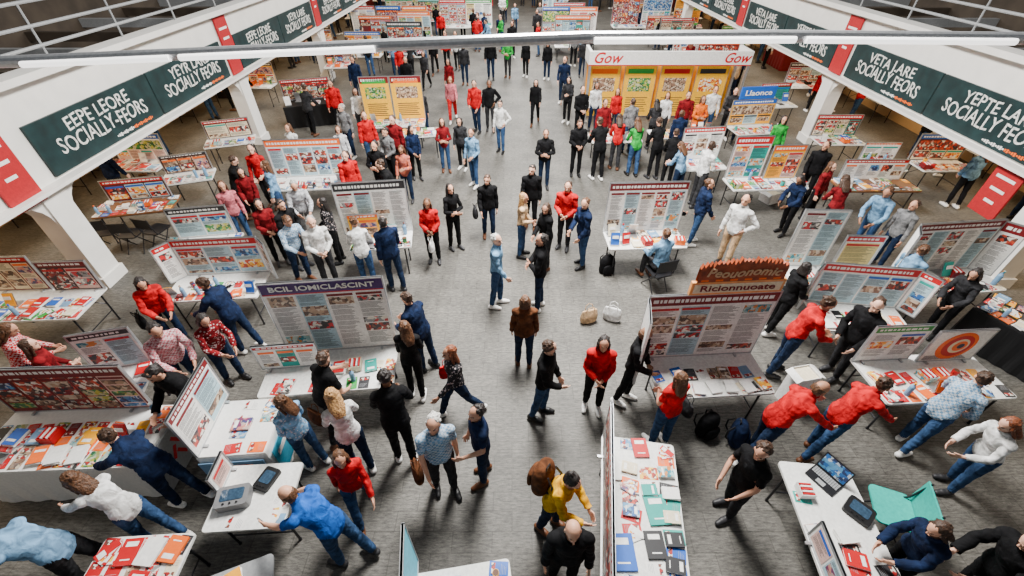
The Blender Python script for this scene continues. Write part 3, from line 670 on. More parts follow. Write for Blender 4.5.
def template(pose,g):
    if (pose,g) in TPL: return TPL[(pose,g)]
    lean,hp,aL,aR,lL,lR,hy=POSE[pose]; fem=g=='f'
    sw=.16 if fem else .182
    parts=[];bones=[]
    pel=np.array([0,0,.93]); secs=[]
    hw=[.115,.158,.16,.132,.152,.165,.098,.06] if not fem else [.115,.168,.155,.112,.132,.14,.082,.052]
    hd=[.078,.106,.102,.092,.11 if not fem else .118,.095,.068,.055]
    ss=[-.10,-.02,.06,.19,.34,.44,.50,.54]
    def dirat(s): a=math.radians(lean*min(1,max(0,.35+s/.35*.65))); return np.array([math.sin(a),0,math.cos(a)])
    def at(s):
        q=pel.copy(); n=12
        for i in range(n): q=q+dirat(s*(i+.5)/n)*s/n
        return q
    for s,a,b in zip(ss,hw,hd):
        d=dirat(s); secs.append((at(s),np.array([d[2],0,-d[0]]),np.array([0,1,0]),b,a))
    parts.append(loft(secs))
    for i in range(len(ss)-2): bones.append(('torso',at(ss[i]),at(ss[i+1]),.5*(hd[i]+hw[i]),ss[i],ss[i+1]))
    lowest=9
    for side,(a,kb),nmx in((1,lL,'L'),(-1,lR,'R')):
        h=pel+np.array([0,side*.086,-.03]); a_=math.radians(a); d1=np.array([math.sin(a_),side*.03,-math.cos(a_)])
        kn=h+d1*.42; b_=math.radians(a-kb); d2=np.array([math.sin(b_),side*.01,-math.cos(b_)]); an=kn+d2*.41
        parts.append(capsule(h,kn,.083 if not fem else .086,.052)); parts.append(capsule(kn,kn+d2*.16,.051,.052)); parts.append(capsule(kn+d2*.15,an,.053,.036))
        fy=side*.12; fw=np.array([math.cos(fy),math.sin(fy),0])
        heel=an+np.array([-.035,0,-.045]); toe=an+fw*.17+np.array([0,0,-.055])
        parts.append(capsule(heel,an+fw*.1+np.array([0,0,-.045]),.04,.042)); parts.append(capsule(an+fw*.08+np.array([0,0,-.045]),toe,.04,.03))
        bones+= [('thigh'+nmx,h,kn,.075,0,1),('calf'+nmx,kn,an,.045,0,1),('foot'+nmx,heel,toe,.045,0,1)]
        lowest=min(lowest,toe[2]-.035,heel[2]-.04)
    for side,a,nmx in((1,aL,'L'),(-1,aR,'R')):
        c=at(.435); sh=c+np.array([0,side*(sw-.015),0]); d1=ad(a[0],a[1],side)
        el=sh+d1*.285; d2=ad(a[2],a[3],side); wr=el+d2*.25
        parts.append(capsule(c+np.array([0,side*.08,0]),sh,.065,.054)); parts.append(capsule(sh,el,.047 if not fem else .04,.034)); parts.append(capsule(el,el+d2*.09,.034,.036)); parts.append(capsule(el+d2*.08,wr,.035,.025))
        dn=d2; sd=np.cross(dn,np.array([0,side*1.0,0]))
        if np.linalg.norm(sd)<.3: sd=np.array([1.,0,0])
        sd/=np.linalg.norm(sd); pn=np.cross(dn,sd); pn/=np.linalg.norm(pn)
        if pn[1]*side>0: pn=-pn
        M=np.stack([sd,pn,dn],1); pc=wr+dn*.05
        parts.append(ellip(pc,M,(.043,.018,.055))); parts.append(capsule(wr-dn*.01,wr+dn*.04,.025,.026))
        thumbdir=1 if sd[2]>0 or sd[0]>0 else -1
        for i,(L1,off) in enumerate(((.04,-.033),(.047,-.011),(.043,.011),(.033,.033))):
            b0=wr+dn*.085+sd*off*thumbdir*-1; dd=dn+sd*(-off*thumbdir)*5+pn*.15; dd/=np.linalg.norm(dd); b1=b0+dd*L1; d3=dd+pn*.6; d3/=np.linalg.norm(d3); b2=b1+d3*L1*.8
            parts.append(capsule(b0,b1,.0105,.0095,8,3)); parts.append(capsule(b1,b2,.0095,.008,8,3))
        t0=wr+dn*.03+sd*thumbdir*.03; t1=t0+(sd*thumbdir*.7+dn*.7)*.045; t2=t1+(dn*.9+pn*.4)*.03
        parts.append(capsule(t0,t1,.013,.011,8,3)); parts.append(capsule(t1,t2,.011,.009,8,3))
        bones+=[('uarm'+nmx,sh,el,.05,0,1),('farm'+nmx,el,wr,.035,0,1),('hand'+nmx,wr,wr+dn*.17,.03,0,1)]
    nb=at(.49); na=math.radians(lean*.7+3); nd=np.array([math.sin(na),0,math.cos(na)]); hc=nb+nd*.18
    parts.append(capsule(nb,hc-nd*.05,.055 if not fem else .046,.049 if not fem else .042))
    bones.append(('neck',nb+nd*.03,hc-nd*.09,.05,0,1))
    pp=math.radians(hp+lean*.35); yw=math.radians(hy)
    Mh=np.array(Matrix.Rotation(yw,3,'Z')@Matrix.Rotation(pp,3,'Y'))
    HS=.97
    def hpnt(x,y,z): return hc+Mh@(np.array([x,y,z])*HS)
    def er(*r): return tuple(q*HS for q in r)
    parts.append(ellip(hpnt(-.008,0,.02),Mh,er(.096,.077,.1))); parts.append(ellip(hpnt(.02,0,-.045),Mh,er(.068,.058,.068)))
    parts.append(ellip(hpnt(.06,0,-.085),Mh,er(.03,.03,.024)))
    parts.append(capsule(hpnt(.085,0,.01),hpnt(.105,0,-.025),.009,.014,8,3))
    parts.append(capsule(hpnt(.082,-.03,.025),hpnt(.082,.03,.025),.012,.012,8,3))
    parts.append(capsule(hpnt(.081,-.014,-.058),hpnt(.081,.014,-.058),.009,.009,8,3))
    for s in(-1,1): parts.append(ellip(hpnt(-.005,s*.079,-.01),Mh,er(.02,.01,.032),10,8))
    bones.append(('head',hpnt(0,0,-.04),hpnt(0,0,.05),.085,0,1))
    me=remesh(parts,.0085,2,.33)
    v,no=arr(me); v[:,2]-=lowest; me.vertices.foreach_set('co',v.ravel()); me.update()
    off=np.array([0,0,-lowest])
    nf=len(me.polygons); cen=np.array([p.center for p in me.polygons])
    best=np.full(nf,1e9); lab=np.zeros(nf,int); par=np.zeros(nf)
    for i,b in enumerate(bones):
        a=b[1]+off; d=b[2]-b[1]; t=np.clip(((cen-a)@d)/(d@d),0,1); dist=np.linalg.norm(cen-(a+t[:,None]*d),axis=1)
        dist=dist-(b[3]*.9 if b[0]=='torso' else b[3])
        m=dist<best; best[m]=dist[m]; lab[m]=i; par[m]=(b[4]+(b[5]-b[4])*t)[m]
    names=np.array([b[0] for b in bones])[lab]
    h0=hc+off; loc=(cen-h0)@Mh/HS
    isH=(names=='head')|(names=='neck')
    mi=np.zeros(nf,int)
    for s in(-1,1):
        mi[isH&(((loc[:,1]-s*.031)/.015)**2+((loc[:,2]-.002)/.008)**2<1)&(loc[:,0]>.05)]=1
        mi[isH&(((loc[:,1]-s*.031)/.02)**2+((loc[:,2]-.03)/.006)**2<1)&(loc[:,0]>.05)]=1
    mi[isH&((loc[:,1]/.024)**2+((loc[:,2]+.058)/.008)**2<1)&(loc[:,0]>.05)]=2
    ph=bpy.data.materials.get('ph') or bpy.data.materials.new('ph')
    for _ in range(3): me.materials.append(ph)
    me.polygons.foreach_set('material_index',mi); me.polygons.foreach_set('use_smooth',[True]*nf); me.update(); me.name='body_'+pose+g
    polys=[tuple(p.vertices) for p in me.polygons]; v,no=arr(me)
    def extract(mask,infl,name,wr=0):
        idx=np.nonzero(mask)[0]; used=sorted({q for i in idx for q in polys[i]}); mp={q:j for j,q in enumerate(used)}
        vv=v[used]; nn=no[used]
        fold=wr*(np.sin(vv[:,2]*55+vv[:,1]*30)*np.sin(vv[:,0]*40+vv[:,2]*22+1))
        vv=vv+nn*(infl+fold)[:,None] if wr else vv+nn*infl
        m=bpy.data.meshes.new(name); m.from_pydata(vv.tolist(),[],[tuple(mp[q] for q in polys[i]) for i in idx]); m.materials.append(ph)
        m.polygons.foreach_set('use_smooth',[True]*len(idx)); m.update(); return m
    st=lambda s: np.char.startswith(names.astype(str),s)
    tor=names=='torso'
    d={'body':me,'head':h0,'Mh':Mh}
    up=tor&(par<.53)
    d['tee']=extract((up&(par>-.03))|(st('uarm')&(par<.65)),.014,'tee',.005)
    d['shirt']=extract((up&(par>-.04))|st('uarm')|(st('farm')&(par<.93)),.014,'shirt',.006)
    d['jacket']=extract((up&(par>-.1))|(st('thigh')&(par<.04))|st('uarm')|(st('farm')&(par<.95)),.022,'jacket',.008)
    d['trousers']=extract((tor&(par<.07))|st('thigh')|(st('calf')&(par<.93)),.011,'trousers',.006)
    d['shoeL']=extract((names=='footL')|((names=='calfL')&(par>.93)),.006,'shoe'); d['shoeR']=extract((names=='footR')|((names=='calfR')&(par>.93)),.006,'shoe')
    TPL[(pose,g)]=d; return d
HAIR={}
def tuft(seed,n,xmax=.02):
    rc=random.Random(seed); out=[]
    for _ in range(n):
        u=rc.uniform(0,6.28); w_=rc.uniform(-.15,1); q=math.sqrt(max(0,1-w_*w_)); x=-.03+.086*math.cos(u)*q; y=.074*math.sin(u)*q
        if x>xmax and w_<.75: continue
        p=Vector((x-.006,y,.03+.088*w_)); d=Vector((rc.uniform(-1,.4),rc.uniform(-1,1),rc.uniform(-.6,.3)))*.022
        out.append(capsule(tuple(p),tuple(p+d),.016,.01,8,3))
    return out
def hairmesh(style):
    if style in HAIR: return HAIR[style]
    I=np.eye(3); parts=[]
    if style=='short': parts=[ellip((-.036,0,.032),I,(.09,.079,.094)),ellip((-.052,0,-.02),I,(.052,.072,.055))]+tuft(1,45)
    if style=='side': parts=[ellip((-.034,0,.034),I,(.09,.08,.095)),ellip((-.05,0,-.01),I,(.056,.075,.06)),capsule((.035,.045,.09),(.04,-.035,.102),.02,.024)]+tuft(2,30,.04)
    if style=='curly':
        rc=random.Random(3); parts=[ellip((-.033,0,.034),I,(.09,.082,.096))]
        for _ in range(60):
            u=rc.uniform(0,6.28); w_=rc.uniform(-.1,1); x=-.036+.085*math.cos(u)*math.sqrt(max(0,1-w_*w_)); y=.08*math.sin(u)*math.sqrt(max(0,1-w_*w_))
            if x>.015 and w_<.7: continue
            parts.append(ellip((x,y,.03+.09*w_),I,(.022,.022,.022),8,6))
    if style in('long','bun','pony','bob'):
        parts=[ellip((-.031,0,.032),I,(.095,.084,.098)),ellip((-.046,0,-.01),I,(.067,.084,.08))]+tuft(5,20)
        ml=[(-.055,.09,.048,0),(-.062,.098,.048,-.1),(-.078,.094,.044,-.2),(-.085,.065,.032,-.3)]
        if style=='long': parts.append(loft([(np.array([x,0,z]),np.array([1,0,0]),np.array([0,1,0]),d,w) for x,w,d,z in ml])); parts+= [capsule((.012,s*.079,.02),(-.012,s*.09,-.18),.021,.018) for s in(-1,1)]
        if style=='bob': parts.append(loft([(np.array([-.045,0,0]),np.array([1,0,0]),np.array([0,1,0]),.055,.09),(np.array([-.048,0,-.06]),np.array([1,0,0]),np.array([0,1,0]),.055,.1),(np.array([-.048,0,-.12]),np.array([1,0,0]),np.array([0,1,0]),.045,.085)])); parts+= [capsule((.012,s*.079,.02),(.0,s*.086,-.08),.02,.02) for s in(-1,1)]
        if style=='bun': parts.append(ellip((-.1,0,.09),I,(.042,.042,.042)))
        if style=='pony': parts.append(capsule((-.1,0,.04),(-.14,0,-.15),.035,.018))
    if style=='bald': parts=[loft([(np.array([-.034,0,-.06]),np.array([1,0,0]),np.array([0,1,0]),.064,.07),(np.array([-.034,0,.0]),np.array([1,0,0]),np.array([0,1,0]),.077,.078),(np.array([-.034,0,.03]),np.array([1,0,0]),np.array([0,1,0]),.073,.076)])]
    me=remesh(parts,.008,1,.4); me.polygons.foreach_set('use_smooth',[True]*len(me.polygons)); me.materials.append(M_ink)
    v,no=arr(me); rn=np.random.RandomState(4)
    w=np.sin(v[:,1]*170+v[:,0]*40+np.sin(v[:,2]*60)*2)*.003+rn.uniform(-.0015,.0015,len(v)); v=v+no*w[:,None]; me.vertices.foreach_set('co',v.ravel()); me.update()
    HAIR[style]=me; return me
HC={'k':(.014,.01,.009),'b':(.09,.038,.016),'l':(.42,.23,.09),'g':(.36,.35,.33),'r':(.18,.05,.018),'w':(.58,.57,.54),'n':(.045,.022,.012)}
HN={'k':'black','b':'brown','l':'blond','g':'grey','r':'auburn','w':'white','n':'dark brown'}
SK=[(.66,.34,.22),(.56,.28,.18),(.42,.2,.12),(.72,.41,.29),(.24,.11,.06)]
D=[
(435,424,290,'sr','lblue:check','dgrey','sw','m','tee'),(474,414,200,'tk','navy','dkden','sk','m','tee'),(340,460,300,'wk','red','denim','lb','f','shirt'),
(287,494,165,'ln','blue','denim','zb','m','tee'),(98,447,165,'ln','navy','dkden','sk','m','jacket'),(64,486,170,'ln','white','denim','lb','f','shirt'),
(8,524,190,'ln','lblue','dgrey','sg','m','shirt'),
(572,482,320,'dn','yellow','dkden','uk','f','jacket'),(573,530,270,'st','black','black','zn','m','jacket'),(550,348,340,'sl','black','denim','ck','m','jacket'),
(604,344,260,'hf','red','black','lk','f','jacket'),(652,330,330,'sl','black','black','zb','m','jacket'),(673,362,110,'hf','red','denim','lb','f','tee'),
(820,389,10,'ln','red','dkden','zb','m','shirt'),(884,385,15,'ln','red','denim','sn','m','shirt'),(762,452,200,'sl','black','dgrey','ck','m','tee'),
(982,378,20,'dr','lblue:check','denim','sk','m','shirt'),(1008,425,170,'dn','white','denim','lr','f','shirt'),(940,532,180,'dn','navy','black','lk','f','jacket'),
(1022,540,180,'dn','black','black','sk','m','jacket'),(880,308,200,'sl','black','dgrey','sk','m','jacket'),(828,304,350,'dn','red','dkden','sn','m','shirt'),
(806,268,0,'sl','black','black','bk','f','jacket'),(930,250,20,'sl','lblue','denim','sb','m','shirt'),(985,258,200,'dn','dgrey','black','lk','f','jacket'),
(746,200,220,'hp','white','beige','sk','m','shirt'),(710,184,0,'sr','navy','denim','sb','m','jacket'),(684,195,10,'dn','black','black','ck','m','jacket'),
(661,225,100,'si','lblue','dgrey','sb','m','shirt'),(525,301,95,'st','brown','dkden','bb','f','jacket'),(497,240,0,'sr','lblue','denim','sw','m','shirt'),
(541,240,180,'cx','black','dkden','sk','m','jacket'),(546,209,210,'sl','black','dgrey','lk','f','jacket'),(524,198,350,'hf','beige','denim','ll','f','shirt'),
(568,187,250,'hf','red','dgrey','sn','m','jacket'),(585,204,200,'sl','navy','denim','sb','m','jacket'),(532,170,270,'sr','black','black','dk','m','jacket'),
(546,134,270,'cx','black','dkden','sk','m','jacket'),(580,124,270,'hf','black','black','dn','m','jacket'),(487,180,280,'sr','black','dkden','dn','m','jacket'),
(450,189,300,'cx','black','black','lk','f','shirt'),(427,204,280,'hf','red','black','lb','f','jacket'),(489,84,270,'hp','black','dgrey','sk','m','jacket'),
(474,84,250,'sl','red','dkden','sk','m','jacket'),(444,122,280,'cx','dred','denim','lk','f','shirt'),(457,122,260,'st','dgrey','black','bk','f','jacket'),
(471,133,240,'tk','lblue','denim','sn','m','shirt'),(500,104,250,'hp','white','denim','dk','m','shirt'),(405,302,150,'dn','navy','dkden','dn','m','jacket'),
(449,353,210,'wk','dgrey:floral','dkden','lr','f','shirt'),(385,378,110,'dn','black','black','ck','m','jacket'),(373,326,100,'sl','black','black','lb','f','shirt'),
(322,347,60,'dr','black','dgrey','dk','m','tee'),(332,396,120,'dn','white','dkden','ll','f','shirt'),(289,392,150,'sl','lblue:floral','denim','lb','f','shirt'),
(383,222,130,'sr','navy','dkden','sk','m','jacket'),(354,222,110,'dn','white','denim','sb','f','shirt'),(322,203,200,'hf','dgrey:floral','black','lk','f','shirt'),
(294,186,300,'dn','white:stripe','grey','sg','m','shirt'),(288,220,320,'dn','lblue:check','dkden','db','m','shirt'),(262,205,300,'hf','dred','black','lk','f','jacket'),
(151,272,320,'dn','red','dkden','lk','f','jacket'),(204,284,160,'dr','navy','dkden','dk','m','jacket'),(162,328,320,'dn','pink:check','dkden','sk','m','shirt'),
(198,323,330,'dn','dred:floral','dkden','bk','f','shirt'),(155,374,250,'dn','black','black','dk','m','jacket'),(222,186,300,'st','pink','denim','lb','f','shirt'),
(243,172,280,'sl','dred','black','lk','f','jacket'),(255,150,270,'tk','red','dgrey','sk','m','shirt'),(262,166,200,'st','lblue','denim','lb','f','shirt'),
(341,108,250,'sr','grey','dkden','sg','m','shirt'),(364,116,300,'st','red','denim','sb','m','jacket'),(374,146,260,'cx','black','black','sk','m','jacket'),
(385,132,250,'hf','grey','black','dk','m','shirt'),(392,120,260,'st','dred','dgrey','sk','m','jacket'),(411,130,290,'sl','navy','black','lk','f','jacket'),
(401,150,270,'ph','orange:stripe','dkden','lb','f','shirt'),(344,156,300,'sr','red','black','sn','m','jacket'),(338,130,280,'st','white:check','denim','bb','f','shirt'),
(310,222,300,'hf','white','dgrey','sg','m','shirt'),(380,165,200,'dn','black','black','sk','m','jacket'),
(405,60,290,'wk','black','dkden','sk','m','jacket'),(423,54,260,'wk','dgrey','black','lk','f','jacket'),(432,38,270,'wk','black','black','sk','m','shirt'),
(455,34,260,'st','white','black','sk','m','shirt'),(463,46,270,'st','dgrey','dkden','sk','m','jacket'),(477,18,270,'st','red','black','sk','m','jacket'),
(500,17,260,'wk','navy','dkden','sb','m','jacket'),(512,24,280,'st','black','black','sk','m','jacket'),(526,42,260,'sr','black','black','lk','f','jacket'),
(536,83,260,'wk','black','black','lk','f','jacket'),(450,80,270,'wk','pink','red','lr','f','jacket'),(537,12,270,'st','dgrey','black','sk','m','jacket'),
(490,40,270,'st','black','dkden','sn','m','jacket'),(448,62,250,'st','dred','black','lk','f','jacket'),(569,80,250,'ph','dgrey','black','lk','f','jacket'),
(583,90,280,'hf','black','black','sk','m','jacket'),(565,60,260,'sr','navy','dkden','sb','m','shirt'),(597,86,270,'st','white','dkden','lk','f','shirt'),
(606,104,280,'st','dred','black','sk','m','jacket'),(618,92,270,'sr','red','dkden','lb','f','jacket'),(600,122,110,'dn','black','black','sk','m','jacket'),
(617,112,90,'dn','red','dgrey','lk','f','shirt'),(636,106,100,'st','grey','denim','sk','m','jacket'),(640,122,100,'dn','green','denim','lb','f','shirt'),
(655,122,110,'dn','black','black','ck','m','jacket'),(668,96,250,'st','white','dgrey','lb','f','shirt'),(662,108,90,'dn','dgrey','black','lk','f','jacket'),
(678,110,80,'sr','navy','dkden','sb','m','shirt'),(690,96,260,'st','dred','black','sk','m','jacket'),(703,100,270,'cx','orange','dkden','lb','f','jacket'),
(716,90,260,'st','white','denim','sk','m','shirt'),(694,136,80,'dn','black','black','sk','m','jacket'),(681,142,120,'dn','lblue','dkden','lb','f','shirt'),
(712,146,20,'sl','white','dgrey','sn','m','shirt'),(738,92,260,'cx','dgrey','black','sk','m','jacket'),
(752,100,250,'st','orange','dkden','lr','f','shirt'),(745,50,270,'st','navy','black','sk','m','jacket'),(722,56,280,'st','dgrey','black','lk','f','jacket'),
(610,66,270,'st','dgrey','dkden','sk','m','jacket'),(700,70,270,'st','red','dkden','lb','f','shirt'),
(800,180,200,'dn','navy','black','lk','f','jacket'),(826,146,240,'sr','black','black','sk','m','jacket'),(830,165,300,'st','dred','black','lb','f','shirt'),
(893,195,210,'dn','lblue','denim','sb','m','shirt'),(908,203,200,'st','grey','dkden','sn','m','shirt'),(975,236,220,'sl','black','black','lk','f','jacket'),
(784,120,250,'st','green','dgrey','lk','f','shirt'),(845,180,80,'dn','dred','black','lk','f','shirt'),
(8,330,30,'dn','red:check','dkden','lb','f','shirt'),(30,345,40,'hf','dred','dkden','lk','f','shirt'),
(415,18,270,'st','dgrey','black','sk','m','jacket'),(398,48,280,'sr','red','dkden','lb','f','shirt'),(440,14,270,'st','red','black','sk','m','jacket'),
(560,20,270,'st','dred','black','sk','m','jacket'),(548,44,260,'st','black','dkden','lk','f','jacket'),(585,40,270,'st','dgrey','dkden','sk','m','jacket'),
(376,84,280,'cx','black','dkden','sk','m','jacket'),
(355,92,290,'st','white','dgrey','lb','f','shirt'),(330,84,280,'st','red','black','sk','m','jacket'),(352,60,270,'st','navy','dkden','sk','m','jacket'),
(305,88,80,'dn','dgrey','black','sk','m','jacket'),(288,128,250,'st','white','dkden','lb','f','shirt'),(236,160,30,'dn','black','black','ck','m','jacket'),
(278,206,330,'hf','black','black','dk','m','jacket'),(420,92,280,'sr','dgrey','dkden','lk','f','shirt'),
]
PE=[]
for d in D: PE.append(dict(h=d[:2],w=None,yaw=d[2],pose=d[3],top=d[4],bot=d[5],hair=d[6],g=d[7],kind=d[8]))
for wx_,wy_,yw_ in WORLDP:
    f=rr_.random()<.45
    PE.append(dict(h=None,w=(wx_,wy_),yaw=yw_,pose=rr_.choice(['st','sr','dn','hf','cx','sl','ph']),top=rr_.choice(['black','navy','dgrey','red','white','dred','lblue','black','beige','green','grey']),bot=rr_.choice(['black','dkden','denim','dgrey']),hair=rr_.choice(['lk','lb','ll','pb','lr','bb']) if f else rr_.choice(['sk','sn','sb','sg','ck','dk']),g='f' if f else 'm',kind=rr_.choice(['shirt','jacket'])))
for i,p in enumerate(PE):
    R=random.Random(i*13+5); sc=R.uniform(.95,1.03) if p['g']=='m' else R.uniform(.9,.96); p['sc']=sc
    t=template(p['pose'],p['g']); h=t['head']*sc; a=math.radians(p['yaw']+R.uniform(-6,6)); p['a']=a
    p['ho']=(h[0]*math.cos(a)-h[1]*math.sin(a),h[0]*math.sin(a)+h[1]*math.cos(a))
    if p['w']: p['x'],p['y']=p['w']
    else:
        x,y,z=G(p['h'][0],p['h'][1],h[2]); p['x']=x-p['ho'][0]; p['y']=y-p['ho'][1]
COLS=[(x+s*.18,y) for s,x in((-1,XL),(1,XR)) for y in(7.3,14.8,22.3,29.8,37.3,44.8)]
RAD=.5
for it in range(45):
    for p in PE:
        for (cx,cy,an,hl,hw) in TABLES:
            dx,dy=p['x']-cx,p['y']-cy
            if abs(dx)+abs(dy)>4: continue
            ca,sa=math.cos(an),math.sin(an); u=dx*ca+dy*sa; v=-dx*sa+dy*ca; m=.24 if p['pose']!='si' else .34
            ov_u=hl+m-abs(u); ov_v=hw+m-abs(v)
            if ov_u>0 and ov_v>0:
                if ov_u<ov_v: u+=math.copysign(ov_u,u)
                else: v+=math.copysign(ov_v,v)
                p['x']=cx+u*ca-v*sa; p['y']=cy+u*sa+v*ca
        for (ax,ay,bx,by) in BSEG:
            for ox,oy,rad in((0,0,.28),(p['ho'][0],p['ho'][1],.22)):
                qx,qy=p['x']+ox,p['y']+oy
                if abs(qx-ax)+abs(qy-ay)>4: continue
                dx,dy=bx-ax,by-ay; t=max(0,min(1,((qx-ax)*dx+(qy-ay)*dy)/(dx*dx+dy*dy))); ex,ey=qx-(ax+t*dx),qy-(ay+t*dy); dd=math.hypot(ex,ey)
                if 1e-4<dd<rad: p['x']+=ex/dd*(rad-dd); p['y']+=ey/dd*(rad-dd)
        for cx,cy in COLS:
            ex,ey=p['x']-cx,p['y']-cy; dd=math.hypot(ex,ey)
            if dd<.55: p['x']+=ex/dd*(.55-dd); p['y']+=ey/dd*(.55-dd)
    for i in range(len(PE)):
        a=PE[i]
        for j in range(i):
            b=PE[j]
            if abs(a['x']-b['x'])+abs(a['y']-b['y'])>1.8: continue
            for oa in((0,0),a['ho']):
                for ob in((0,0),b['ho']):
                    dx,dy=a['x']+oa[0]-b['x']-ob[0],a['y']+oa[1]-b['y']-ob[1]; d=math.hypot(dx,dy)
                    if d<RAD:
                        if d<.01: dx,dy,d=.01,0,.01
                        s=(RAD-d)/2/d*.8; a['x']+=dx*s;a['y']+=dy*s;b['x']-=dx*s;b['y']-=dy*s
def slotmat(o,mats):
    for s,m in zip(o.material_slots,mats): s.link='OBJECT'; s.material=m
for i,p in enumerate(PE):
    R=random.Random(i*7+1); t=template(p['pose'],p['g'])
    sk=SK[R.choice([0,0,0,1,1,1,2,3,3,3,0,1,3,4])]; skm=mat('skin_%d'%SK.index(sk),sk,.5,noise=.06)
    b=new('person',t['body'],None,(p['x'],p['y'],0),p['a']); b.scale=(p['sc']*R.uniform(.95,1.06),p['sc']*R.uniform(.94,1.04),p['sc']); p['ob']=b
    slotmat(b,[skm,mat('eye_dark',(.02,.012,.01),.3),mat('lips',(.4,.09,.08),.5)])
    c,_,pat=p['top'].partition(':'); kind=p['kind']
    so=new({'tee':'t_shirt','shirt':'shirt','jacket':'jacket'}[kind],t[kind],b); slotmat(so,[cloth(c,pat or None)])
    to=new('trousers',t['trousers'],b); slotmat(to,[cloth(p['bot'])])
    shc=R.choice(['black','brown','white','dgrey'])
    for q in('shoeL','shoeR'): s=new('shoe',t[q],b); slotmat(s,[FL[shc]])
    hs={'s':'short','d':'side','c':'curly','l':'long','b':'bob','u':'bun','z':'bald','p':'pony'}[p['hair'][0]]; hk=p['hair'][1]
    if hk=='k' and R.random()<.3: hk='n'
    ho=new('hair',hairmesh(hs),b); Mx=Matrix([list(r) for r in t['Mh']]).to_4x4(); Mx.translation=Vector(t['head']); ho.matrix_local=Mx@Matrix.Scale(.97,4)
    slotmat(ho,[mat('hair_'+hk,HC[hk],.5,noise=.6,scale=50,bump=.6)])
    b['category']='person'; b['group']='visitors in the hall'
    lb='in %s%s %s and %s trousers, %s'%(WORD.get(c,c),(' '+{'check':'checked','floral':'patterned','stripe':'striped'}[pat]) if pat else '',{'tee':'t-shirt','shirt':'top','jacket':'jacket'}[kind],WORD.get(p['bot'],p['bot']),PDESC[p['pose']])
    pre='person with %s hair '%HN[hk].split()[-1]
    b['label']=(pre+lb) if len((pre+lb).split())<=12 else 'person '+lb
# ---------------------------------------------------------------- chairs, bags
def chair(x,y,rz,c=M_blk,cn='black',big=False):
    e=new('folding_chair',None,None,(x,y,0),rz,label='%s folding chair with metal legs beside a table'%cn,cat='chair',group='folding chairs')
    w=.5 if big else .42; bh=.48 if big else .24
    k=MB(); k.rr(0,0,w,.44,.43,.455,c,.06); new('seat',k.mesh('s'),e)
    k=MB(); k.rr(0,0,w,.02,0,bh,c,.009); new('backrest',k.mesh('b'),e,(0,-.24,.84-bh))
    for s in(-1,1):
        k=MB(); k.tube([(s*.2,.2,0),(s*.2,-.2,.5),(s*.2,-.255,.86)],.012,M_steel); new('leg',k.mesh('l'),e)
        k=MB(); k.tube([(s*.17,-.22,0),(s*.17,.15,.44)],.012,M_steel); new('leg',k.mesh('l'),e)
for p in PE:
    if p['pose']=='si': chair(p['x'],p['y'],p['a']-math.pi/2)
x,y,_=G(893,508,.45); chair(x,y,1.2,mat('teal_plastic',(.01,.42,.35),.4),'teal',True)
for px,py,r in((112,240,.3),(137,242,.1),(162,238,-.2)):
    x,y,_=G(px,py,.2); chair(x,y,r)
def backpack(px,py,rz,c,lab,w=None):
    x,y,z=w if w else G(px,py,0); e=new('backpack',None,None,(x,y,z),rz,label=lab,cat='backpack')
    m=cloth(c)
    def blob(rad,cc,vox=.02):
        me=remesh([loft([(np.array([cc[0],cc[1],cc[2]+z]),np.array([1,0,0]),np.array([0,1,0]),rad[0]*f,rad[1]*f) for z,f in((0,.9),(rad[2]*.1,1),(rad[2]*.6,1),(rad[2]*.85,.85),(rad[2],.5))])],vox,3,.6)
        me.materials.append(m); me.polygons.foreach_set('use_smooth',[True]*len(me.polygons)); return me
    new('bag_body',blob((.17,.11,.45),(0,0,0)),e); new('front_pocket',blob((.13,.05,.24),(0,-.12,.03)),e)
    for s in(-1,1):
        k=MB(); k.tube([(s*.08,.1,.4),(s*.1,.17,.3),(s*.1,.16,.15),(s*.08,.1,.06)],.014,M_blk,6); new('strap',k.mesh('st'),e)
    k=MB(); k.tube([(-.04,.05,.44),(-.03,.05,.48),(.03,.05,.48),(.04,.05,.44)],.01,M_blk,6); new('handle',k.mesh('h'),e)
backpack(704,432,.4,'black','black fabric backpack standing on the floor'); backpack(734,440,1.2,'navy','navy fabric backpack standing on the floor'); backpack(606,272,.2,'black','black bag standing on the floor beside a table')
p=[q for q in PE if q['h']==(572,482)][0]; a=p['a']
backpack(0,0,a-math.pi/2,'brown','brown backpack worn by the person in yellow',(p['x']-.17*math.cos(a),p['y']-.17*math.sin(a),.98))
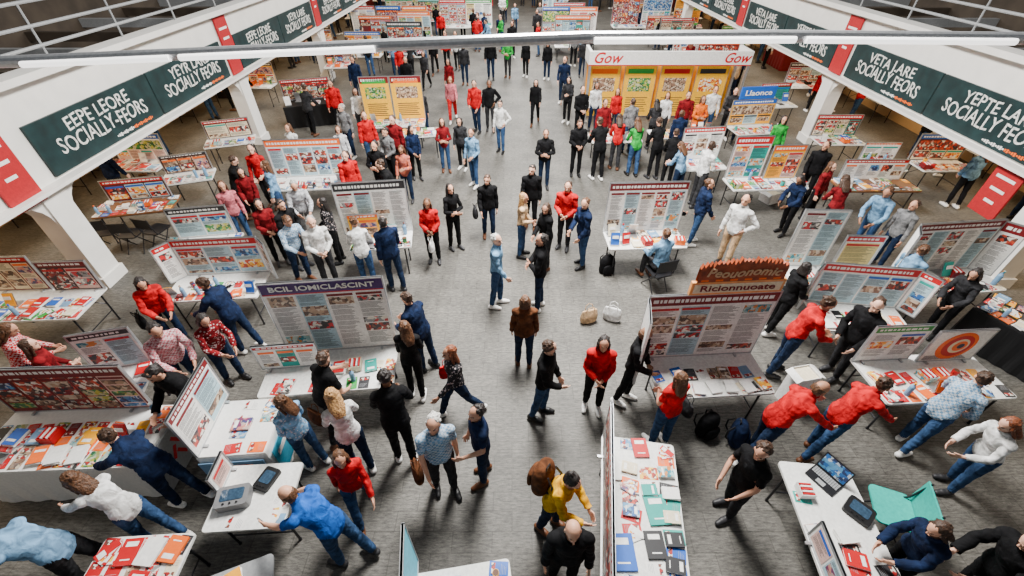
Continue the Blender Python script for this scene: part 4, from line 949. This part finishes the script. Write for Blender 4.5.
def tote(x,y,z,rz,c,lab,s=1):
    e=new('tote_bag',None,None,(x,y,z),rz,label=lab,cat='bag'); e.scale=(s,s,s)
    m=cloth(c); secs=[(0,.13,.05),(.05,.18,.085),(.18,.19,.08),(.28,.17,.045),(.34,.16,.02)]
    me=remesh([loft([(np.array([0,0,z_]),np.array([1,0,0]),np.array([0,1,0]),a,b) for z_,a,b in secs])],.015,3,.6); me.materials.append(m); me.polygons.foreach_set('use_smooth',[True]*len(me.polygons))
    new('bag_body',me,e)
    for q in(-1,1):
        k=MB(); k.tube([(-.09,q*.02,.32),(-.07,q*.05,.42),(0,q*.06,.46),(.07,q*.05,.42),(.09,q*.02,.32)],.008,m,6); new('handle',k.mesh('h'),e)
x,y,_=G(588,322); tote(x,y,0,.3,'beige','white canvas tote bag slumped on the floor',.95)
x,y,_=G(611,320); tote(x,y,0,-.4,'white','cream canvas tote bag slumped on the floor',.95)
def bagon(hx,c,lab,dx=.02,dy=-.3,z=.62,s=.8):
    p=[q for q in PE if q['h']==hx][0]; a=p['a']; x=p['x']+dx*math.cos(a)-dy*math.sin(a); y=p['y']+dx*math.sin(a)+dy*math.cos(a); tote(x,y,z,a,c,lab,s)
bagon((435,424),'brown','brown leather shoulder bag hanging at a hip'); bagon((427,204),'white','white tote bag held in front of a person',.28,0,.5,.75); bagon((673,362),'dgrey','dark shoulder bag carried at the side'); bagon((289,392),'brown','brown shoulder bag carried at the side')
bagon((487,180),'dgrey','dark shoulder bag carried at the side'); bagon((151,272),'black','black shoulder bag carried at the side'); bagon((449,353),'red','red shoulder bag carried at the side')
# ---------------------------------------------------------------- light + camera
w=bpy.data.worlds.new('World'); bpy.context.scene.world=w; w.use_nodes=True
w.node_tree.nodes['Background'].inputs[0].default_value=(.92,.96,1,1); w.node_tree.nodes['Background'].inputs[1].default_value=.2
def area(loc,sx,sy,e,col,rot=(0,0,0)):
    l=bpy.data.lights.new('hall_light','AREA'); l.shape='RECTANGLE'; l.size=sx; l.size_y=sy; l.energy=e; l.color=col
    o=bpy.data.objects.new('hall_light',l); C.objects.link(o); o.location=loc; o.rotation_euler=rot
area((.7,8,9),2.4,4,4400,(1,.975,.93)); area((.7,27,9),3.5,22,6200,(1,.975,.93))
for s,x in((-1,-10.6),(1,12.2)):
    area((x,22,2.5),1.2,42,800,(1,.74,.44))
cd=bpy.data.cameras.new('cam'); cd.sensor_width=36; cd.lens=36*F/1024; cd.clip_end=200
co=bpy.data.objects.new('camera',cd); C.objects.link(co); co.location=(0,0,H); co.rotation_euler=(math.pi/2-TH,0,0)
bpy.context.scene.camera=co
print('people',len(PE),'tables',len(TABLES))
